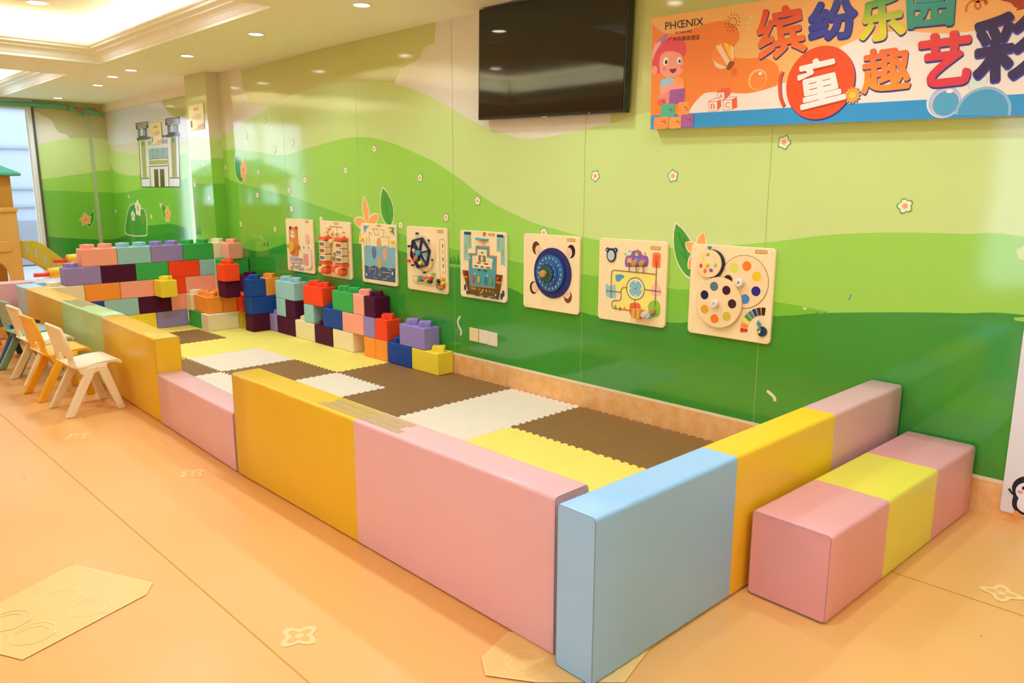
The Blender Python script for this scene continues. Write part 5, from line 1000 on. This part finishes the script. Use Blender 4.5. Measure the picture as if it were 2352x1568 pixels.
dc.poly(closed([(0.0772,0.201),(0.1205,0.215),(0.1633,0.2244),(0.212,0.2115),(0.2182,0.1937),(0.1649,0.1937),(0.1167,0.1801),(0.0839,0.1761)], 2), sk)
for (a_, b_), c in zip((([(0.1353,0.1918)][0], [(0.2274,0.1194)][0]), ([(0.0656,0.1508)][0], [(0.1143,0.1184)][0]), ([(0.0865,0.1226)][0], [(0.1694,0.053)][0]), ([(0.1925,0.1262)][0], [(0.2571,0.0566)][0]), ([(0.0446,0.0602)][0], [(0.1366,-0.0008)][0]), ([(0.1393,0.0547)][0], [(0.2153,-0.0024)][0]), ([(0.2118,0.0637)][0], [(0.2854,-0.0015)][0])), ('#9c5496', '#e85a44', '#4fae8a', '#f4934a', '#f08a48', '#f4984c', '#a45a90')):
    dc.poly(rrect(a_[0], b_[1], b_[0], a_[1], 0.008), ink('s_c' + c[1:], c)); dc.line([(a_[0]*0.45+b_[0]*0.55, a_[1]*0.6+b_[1]*0.4), (a_[0]*0.2+b_[0]*0.8, a_[1]*0.6+b_[1]*0.4), (a_[0]*0.2+b_[0]*0.8, a_[1]*0.35+b_[1]*0.65)], 0.005, ink('s_cube_line', '#7a4a4a'), up=False)
dc.up()
m.build('printed_panel', sg, merge=False)
# lettering
dt = dc.base + 0.0012
def letter(ch, qd, mat, bold=0.0, shadow='#2b2b78'):
    m_ = MB(); d_ = Deco(m_, T3, dt, 0.00025); n = 10 if bold else 0
    ring = [(0, 0)] + [(bold*math.cos(2*PI*k/n), bold*math.sin(2*PI*k/n)) for k in range(n)]       # brush-thick rounded strokes
    if shadow:
        for du, dv in ring:
            vs, fs = fit(ch, grow(qd, 1.0), 0, 0, du*1.15+0.002, dv*1.15-0.006); d_.mesh(vs, fs, ink('s_shadow' + shadow[1:], shadow)); d_.d += 0.00003 - d_.step
        d_.up()
    for du, dv in ring:
        vs, fs = fit(ch, qd, 0, 0, du, dv); d_.mesh(vs, fs, mat); d_.d += 0.00003 - d_.step
    return m_.build('lettering', sg, merge=False)
TB = 0.0085
letter('缤', [(0.5987,0.5026),(0.814,0.5028),(0.8543,0.3046),(0.6323,0.2788)], ramp_mat('ink_bin', '#f2782a', '#d23c1c', 0.28, 0.50), 0.0065)
letter('纷', [(0.8558,0.4909),(1.0579,0.4957),(1.0719,0.3371),(0.8676,0.3443)], ink('ink_fen', '#3b3f92'), TB)
letter('乐', [(1.0838,0.467),(1.2384,0.4773),(1.2716,0.3118),(1.0942,0.3093)], ramp_mat('ink_le', '#e0cc24', '#4f9a24', 0.345, 0.46), TB)
letter('园', [(1.2677,0.4759),(1.4412,0.4642),(1.4452,0.3345),(1.286,0.3408)], ramp_mat('ink_yuan', '#2f8f72', '#2f9a9a', 0.36, 0.5), 0.0075)
letter('童', [(0.8172,0.2478),(0.9898,0.2669),(1.0482,0.084),(0.8536,0.0502)], ink('ink_tong', '#efe2d2'), 0.0062, '#b83c16')
letter('趣', [(1.1071,0.2683),(1.2892,0.2718),(1.3125,0.1029),(1.1206,0.0969)], ramp_mat('ink_qu', '#f28a2a', '#da3a1c', 0.13, 0.34), 0.0058)
letter('艺', [(1.3309,0.2975),(1.5117,0.2994),(1.5288,0.1082),(1.3653,0.1037)], ramp_mat('ink_yi', '#d62a3a', '#dc3c24', 0.16, 0.42), TB)
letter('彩', [(1.528,0.3345),(1.7403,0.3509),(1.7675,0.1154),(1.5512,0.1029)], ink('ink_cai', '#35204e'), TB, '#3a3aa0')
blk2 = ink('s_black', '#2a1a0c')
letter('PHŒNIX', [(0.0918,0.5247),(0.3143,0.5172),(0.3163,0.4824),(0.0935,0.4885)], blk2, 0.0, None)
letter('BY FUNYARD', [(0.1572,0.4708),(0.2533,0.4675),(0.2529,0.4567),(0.1577,0.4597)], blk2, 0.0, None)
letter('广州凤凰城酒店', [(0.1144,0.4498),(0.2976,0.4402),(0.299,0.4159),(0.1154,0.4282)], blk2, 0.0, None)

# ------------------------------------------------------------------ yellow notices
def notice(label, to3, q, seed):
    t = thing('paper_notice', label, 'notice', (0, 0, 0), 0, 'yellow mind-your-head notices'); m = MB(); d_ = Deco(m, to3, 0.004, 0.0006)
    ny = ink('n_yellow', '#f0e07a'); npk = ink('n_pink', '#e58aa0'); ndp = ink('n_red', '#d8608a')
    def P_(s_, t_): return tuple((q[0][j]*(1-s_)+q[1][j]*s_)*(1-t_)+(q[3][j]*(1-s_)+q[2][j]*s_)*t_ for j in (0, 1))
    def bx(a, b_, c, d2): return [P_(a, b_), P_(c, b_), P_(c, d2), P_(a, d2)]
    d_.poly(q, ny); d_.poly(bx(0.04, 0.45, 0.96, 0.97), ink('n_pale', '#f4eaa8')); d_.poly([P_(0.45, 0.97), P_(0.62, 0.82), P_(0.80, 0.80), P_(0.92, 0.97)], ink('n_coral', '#f0a27a')); d_.poly([P_(0.86, 0.95), P_(0.84, 0.78), P_(0.95, 0.76), P_(0.97, 0.92)], ink('n_lilac', '#c9a8c8'))
    d_.poly(bx(0.10, 0.62, 0.18, 0.88), ink('n_dark', '#5a5a72'))
    vs, fs = fit('温馨提示', bx(0.30, 0.12, 0.70, 0.24)); d_.mesh(vs, fs, ndp)
    vs, fs = fit('小心碰头', bx(0.16, 0.38, 0.86, 0.60)); d_.mesh(vs, fs, npk)
    m.build('paper', t, merge=False); return t
notice('yellow paper notice with pink Chinese lettering on the pilaster', lambda u, v, d: (u, -0.13-d, v), [(-4.7995,2.152),(-4.442,2.1589),(-4.4537,1.9093),(-4.8069,1.9047)], 1)
notice('yellow paper notice stuck over the printed building on the recessed wall', lambda u, v, d: (u, 0.236-d, v), [(-6.8916,2.1018),(-6.5303,2.1084),(-6.5427,1.8555),(-6.8979,1.8483)], 2)

# ------------------------------------------------------------------ wall sockets
def socket(label, x0, x1, z0, z1, col, seam):
    t = thing('wall_plate', label, 'wall plate', ((x0+x1)/2, 0, (z0+z1)/2), 0, 'blank wall plates'); w, h = (x1-x0)/2, (z1-z0)/2
    m = MB(); m.box((-w, -0.009, -h), (w, -0.0005, h), plastic('plate_' + col[1:], col)); m.build('plate', t, bevel=0.002, seg=2); return t
socket('yellowed square wall plate, left one of the three low on the wall', -0.606, -0.514, 0.282, 0.376, '#efd79c', False)
socket('white square wall plate in the middle of the three low on the wall', -0.506, -0.414, 0.281, 0.375, '#ecdcc6', False)
socket('white square wall plate, right one of the three low on the wall', -0.412, -0.322, 0.278, 0.373, '#ead8c0', False)

# ------------------------------------------------------------------ penguin poster at the right edge
po = thing('penguin_poster', 'white poster board with a penguin, leaning on the wall at the right edge', 'poster', (2.713, 0, 0.044))
m = MB(); m.prism(rrect(0, 0, 0.62, 1.48, 0.012), T3, 0.006, 0.014, M('poster_board', '#e3dfe6', rough=0.4)); m.build('board', po)
pk = ink('p_black', '#1a1626'); pw = ink('p_white', '#efe9f0'); m = MB(); dc = Deco(m, T3, 0.0143, 0.0004)
dc.poly([(0.078, 0.19), (0.60, 0.19), (0.60, 1.4), (0.15, 1.4)], ink('p_teal', '#2f9a78'))
dc.poly(circ(0.098, 0.112, 0.066, 30, 0.062), pk); dc.poly(closed([(0.040, 0.070), (0.055, 0.100), (0.140, 0.100), (0.165, 0.060), (0.150, 0.012), (0.085, 0.005), (0.045, 0.025)], 3), pk)
dc.poly(closed([(0.058, 0.062), (0.072, 0.085), (0.130, 0.085), (0.150, 0.050), (0.135, 0.020), (0.085, 0.016), (0.060, 0.032)], 3), pw)
dc.poly(circ(0.098, 0.103, 0.052, 28, 0.045), pw); dc.line(smooth([(0.022, 0.102), (0.034, 0.088), (0.052, 0.074)], 4), 0.008, pk)
dc.poly(circ(0.074, 0.118, 0.008, 14), pk); dc.poly(circ(0.124, 0.118, 0.008, 14), pk); dc.poly(circ(0.062, 0.100, 0.010, 14, 0.006), ink('p_pink', '#f08a9a')); dc.poly(circ(0.134, 0.100, 0.010, 14, 0.006), ink('p_pink', '#f08a9a')); dc.poly([(0.092, 0.106), (0.106, 0.106), (0.099, 0.096)], ink('p_orange', '#f09a3a'))
for u in (0.062, 0.120): dc.poly(daisy(u, 0.004, 0.015, 0, 24, 3), ink('p_orange', '#f09a3a'))
dc.poly(leaf((0.07, 0.150), (0.10, 0.160), 0.012), pw)
m.build('penguin_print', po, merge=False)

# ------------------------------------------------------------------ playhouse with slide by the window
ph = thing('playhouse', 'tan plastic playhouse with a green roof and a yellow slide rail, by the far window', 'playhouse', (-7.0, -1.75, 0))
tan = plastic('tan', '#d3a553', 0.5); oc = plastic('ochre', '#b8862a', 0.5); gp_ = plastic('roof_green', '#3f9a80', 0.45); yl = plastic('rail_yellow', '#c8b234', 0.5)
def phw(name, pts, d0, d1, mat, axis='x', holes=None):
    m = MB(); m.prism(pts, (lambda u, v, d: (d, u, v)) if axis == 'x' else (lambda u, v, d: (u, d, v)), d0, d1, mat); return m.build(name, ph, bevel=0.006, seg=1)
W_ = 0.44
arch = [(-W_, 0), (-W_, 1.08), (W_, 1.08), (W_, 0), (0.30, 0), (0.30, 0.32)] + [(0.30*math.cos(a), 0.32+0.24*math.sin(a)) for a in [PI*k/12 for k in range(1, 12)]] + [(-0.30, 0.32), (-0.30, 0)]
phw('front_wall', arch, -0.03, 0.03, tan); phw('back_wall', arch, -0.83, -0.77, tan)
phw('ledge', [(-W_-0.01, 1.05), (W_+0.012, 1.05), (W_+0.012, 1.10), (-W_-0.01, 1.10)], -0.02, 0.045, tan); phw('side_band', [(-0.32, 0.60), (0.34, 0.60), (0.36, 0.63), (0.36, 0.69), (0.34, 0.72), (-0.32, 0.72)], 0.03, 0.042, tan)
upper = [(-W_+0.03, 1.08), (-W_+0.03, 1.47), (W_-0.02, 1.47), (W_-0.02, 1.08), (0.24, 1.08), (0.22, 1.30)] + [(0.22*math.cos(a), 1.30+0.08*math.sin(a)) for a in [PI*k/8 for k in range(1, 8)]] + [(-0.22, 1.30), (-0.24, 1.08)]
phw('upper_wall', upper, -0.02, 0.02, oc); phw('upper_back_wall', upper, -0.82, -0.78, oc)
phw('floor_deck', [(-W_, 0.62), (W_, 0.62), (W_, 0.66), (-W_, 0.66)], -0.78, -0.02, tan)
m = MB(); m.add([(0.08, -W_-0.06, 1.455), (0.08, W_+0.08, 1.455), (-0.88, W_+0.08, 1.455), (-0.88, -W_-0.06, 1.455), (0.08, -W_-0.06, 1.485), (0.08, W_+0.08, 1.485), (-0.88, W_+0.08, 1.485), (-0.88, -W_-0.06, 1.485), (-0.1, 0.03, 1.72), (-0.7, 0.03, 1.72)],
    [(0,3,2,1), (0,1,5,4), (1,2,6,5), (2,3,7,6), (3,0,4,7), (4,5,8), (5,6,9,8), (6,7,9), (7,4,8,9)], gp_); m.build('roof', ph, bevel=0.008, seg=1)
rail = [(0.43, 0.715), (0.62, 0.71), (0.70, 0.66), (1.08, 0.29), (1.10, 0.20), (0.98, 0.20), (0.50, 0.50), (0.44, 0.53)]
m = MB(); slots = []
m.prism(rail, lambda u, v, d: (d, u, v), -0.12, -0.07, yl); m.build('slide_rail', ph, bevel=0.006, seg=1)
m = MB()
for u, v in ((0.52, 0.615), (0.61, 0.56), (0.695, 0.49), (0.78, 0.415), (0.86, 0.33)): m.box((-0.069, u-0.014, v-0.05), (-0.0675, u+0.014, v+0.05), M('slot_pale', '#a9b8bd', rough=0.6))
m.build('rail_slot', ph)
m = MB()
for u, v in ((0.545, 0.505), (0.72, 0.36)): m.prism(circ(u, v, 0.028, 18), lambda a, b_, d: (d, a, b_), -0.07, -0.055, tan)
m.build('rail_boss', ph)
m = MB(); m.prism([(0.44, 0.62), (1.15, 0.03), (1.45, 0.0), (1.45, 0.03), (1.17, 0.06), (0.46, 0.66)], lambda u, v, d: (d, u, v), -0.70, -0.12, yl); m.build('slide_chute', ph)

# red and yellow toy just visible over the brick wall
for lbl, x, y, z in (('red and yellow plastic ride-on handle sticking up behind the purple brick', -6.55, -0.90, 0.50), ('lower red and yellow ride-on handle behind the end of the purple brick', -6.10, -1.21, 0.40)):
    t = thing('ride_on_toy', lbl, 'ride-on toy', (x, y, 0)); rd = plastic('toy_red', '#e8381c'); ye = plastic('toy_yellow', '#f4c33c')
    m = MB(); m.tube([(0, -0.20, z), (0, -0.02, z)], 0.022, rd, 12); m.build('handle', t)
    m = MB(); m.tube([(0.0, -0.055, z+0.02), (0.0, 0.16, z+0.03)], 0.047, ye, 16); m.build('neck', t); m = MB(); m.prism(rrect(-0.03, 0, 0.16, z, 0.03), lambda u, v, d: (d, u, v), -0.05, 0.05, ye); m.build('body', t)

# ------------------------------------------------------------------ green garland along the top of the end wall
gw = thing('garland', 'green fabric garland hung along the top of the window and end wall', 'garland', (-8.47, 0, 0)); gg = M('garland_green', '#5fae8c', rough=0.7, vscale=20, var=0.3); gbn = M('garland_brown', '#b3763c', rough=0.7)
m = MB(); m.tube([(0, -3.2, 2.385), (0, -2.0, 2.378), (0, -1.0, 2.375), (0, -0.72, 2.382), (0, -0.45, 2.388), (0, -0.25, 2.375), (0, -0.12, 2.355), (0.02, 0.02, 2.345), (0.02, 0.12, 2.320), (0.02, 0.19, 2.295)], [0.030, 0.028, 0.028, 0.030, 0.028, 0.030, 0.022, 0.032, 0.026, 0.012], gg, 10); m.build('green_strand', gw)
m = MB(); m.tube([(0.02, -0.25, 2.40), (0.035, -0.245, 2.33)], 0.012, gbn); m.tube([(0.02, -0.16, 2.365), (0.02, -0.05, 2.345)], 0.020, gbn); m.tube([(0.02, 0.02, 2.378), (0.02, 0.10, 2.372), (0.02, 0.105, 2.335)], 0.010, gbn); m.build('brown_tie', gw)
m = MB(); m.prism(leaf((-0.12, 2.35), (-0.05, 2.25), 0.05), lambda u, v, d: (d, u, v), 0.01, 0.018, gg); m.build('hanging_leaf', gw)
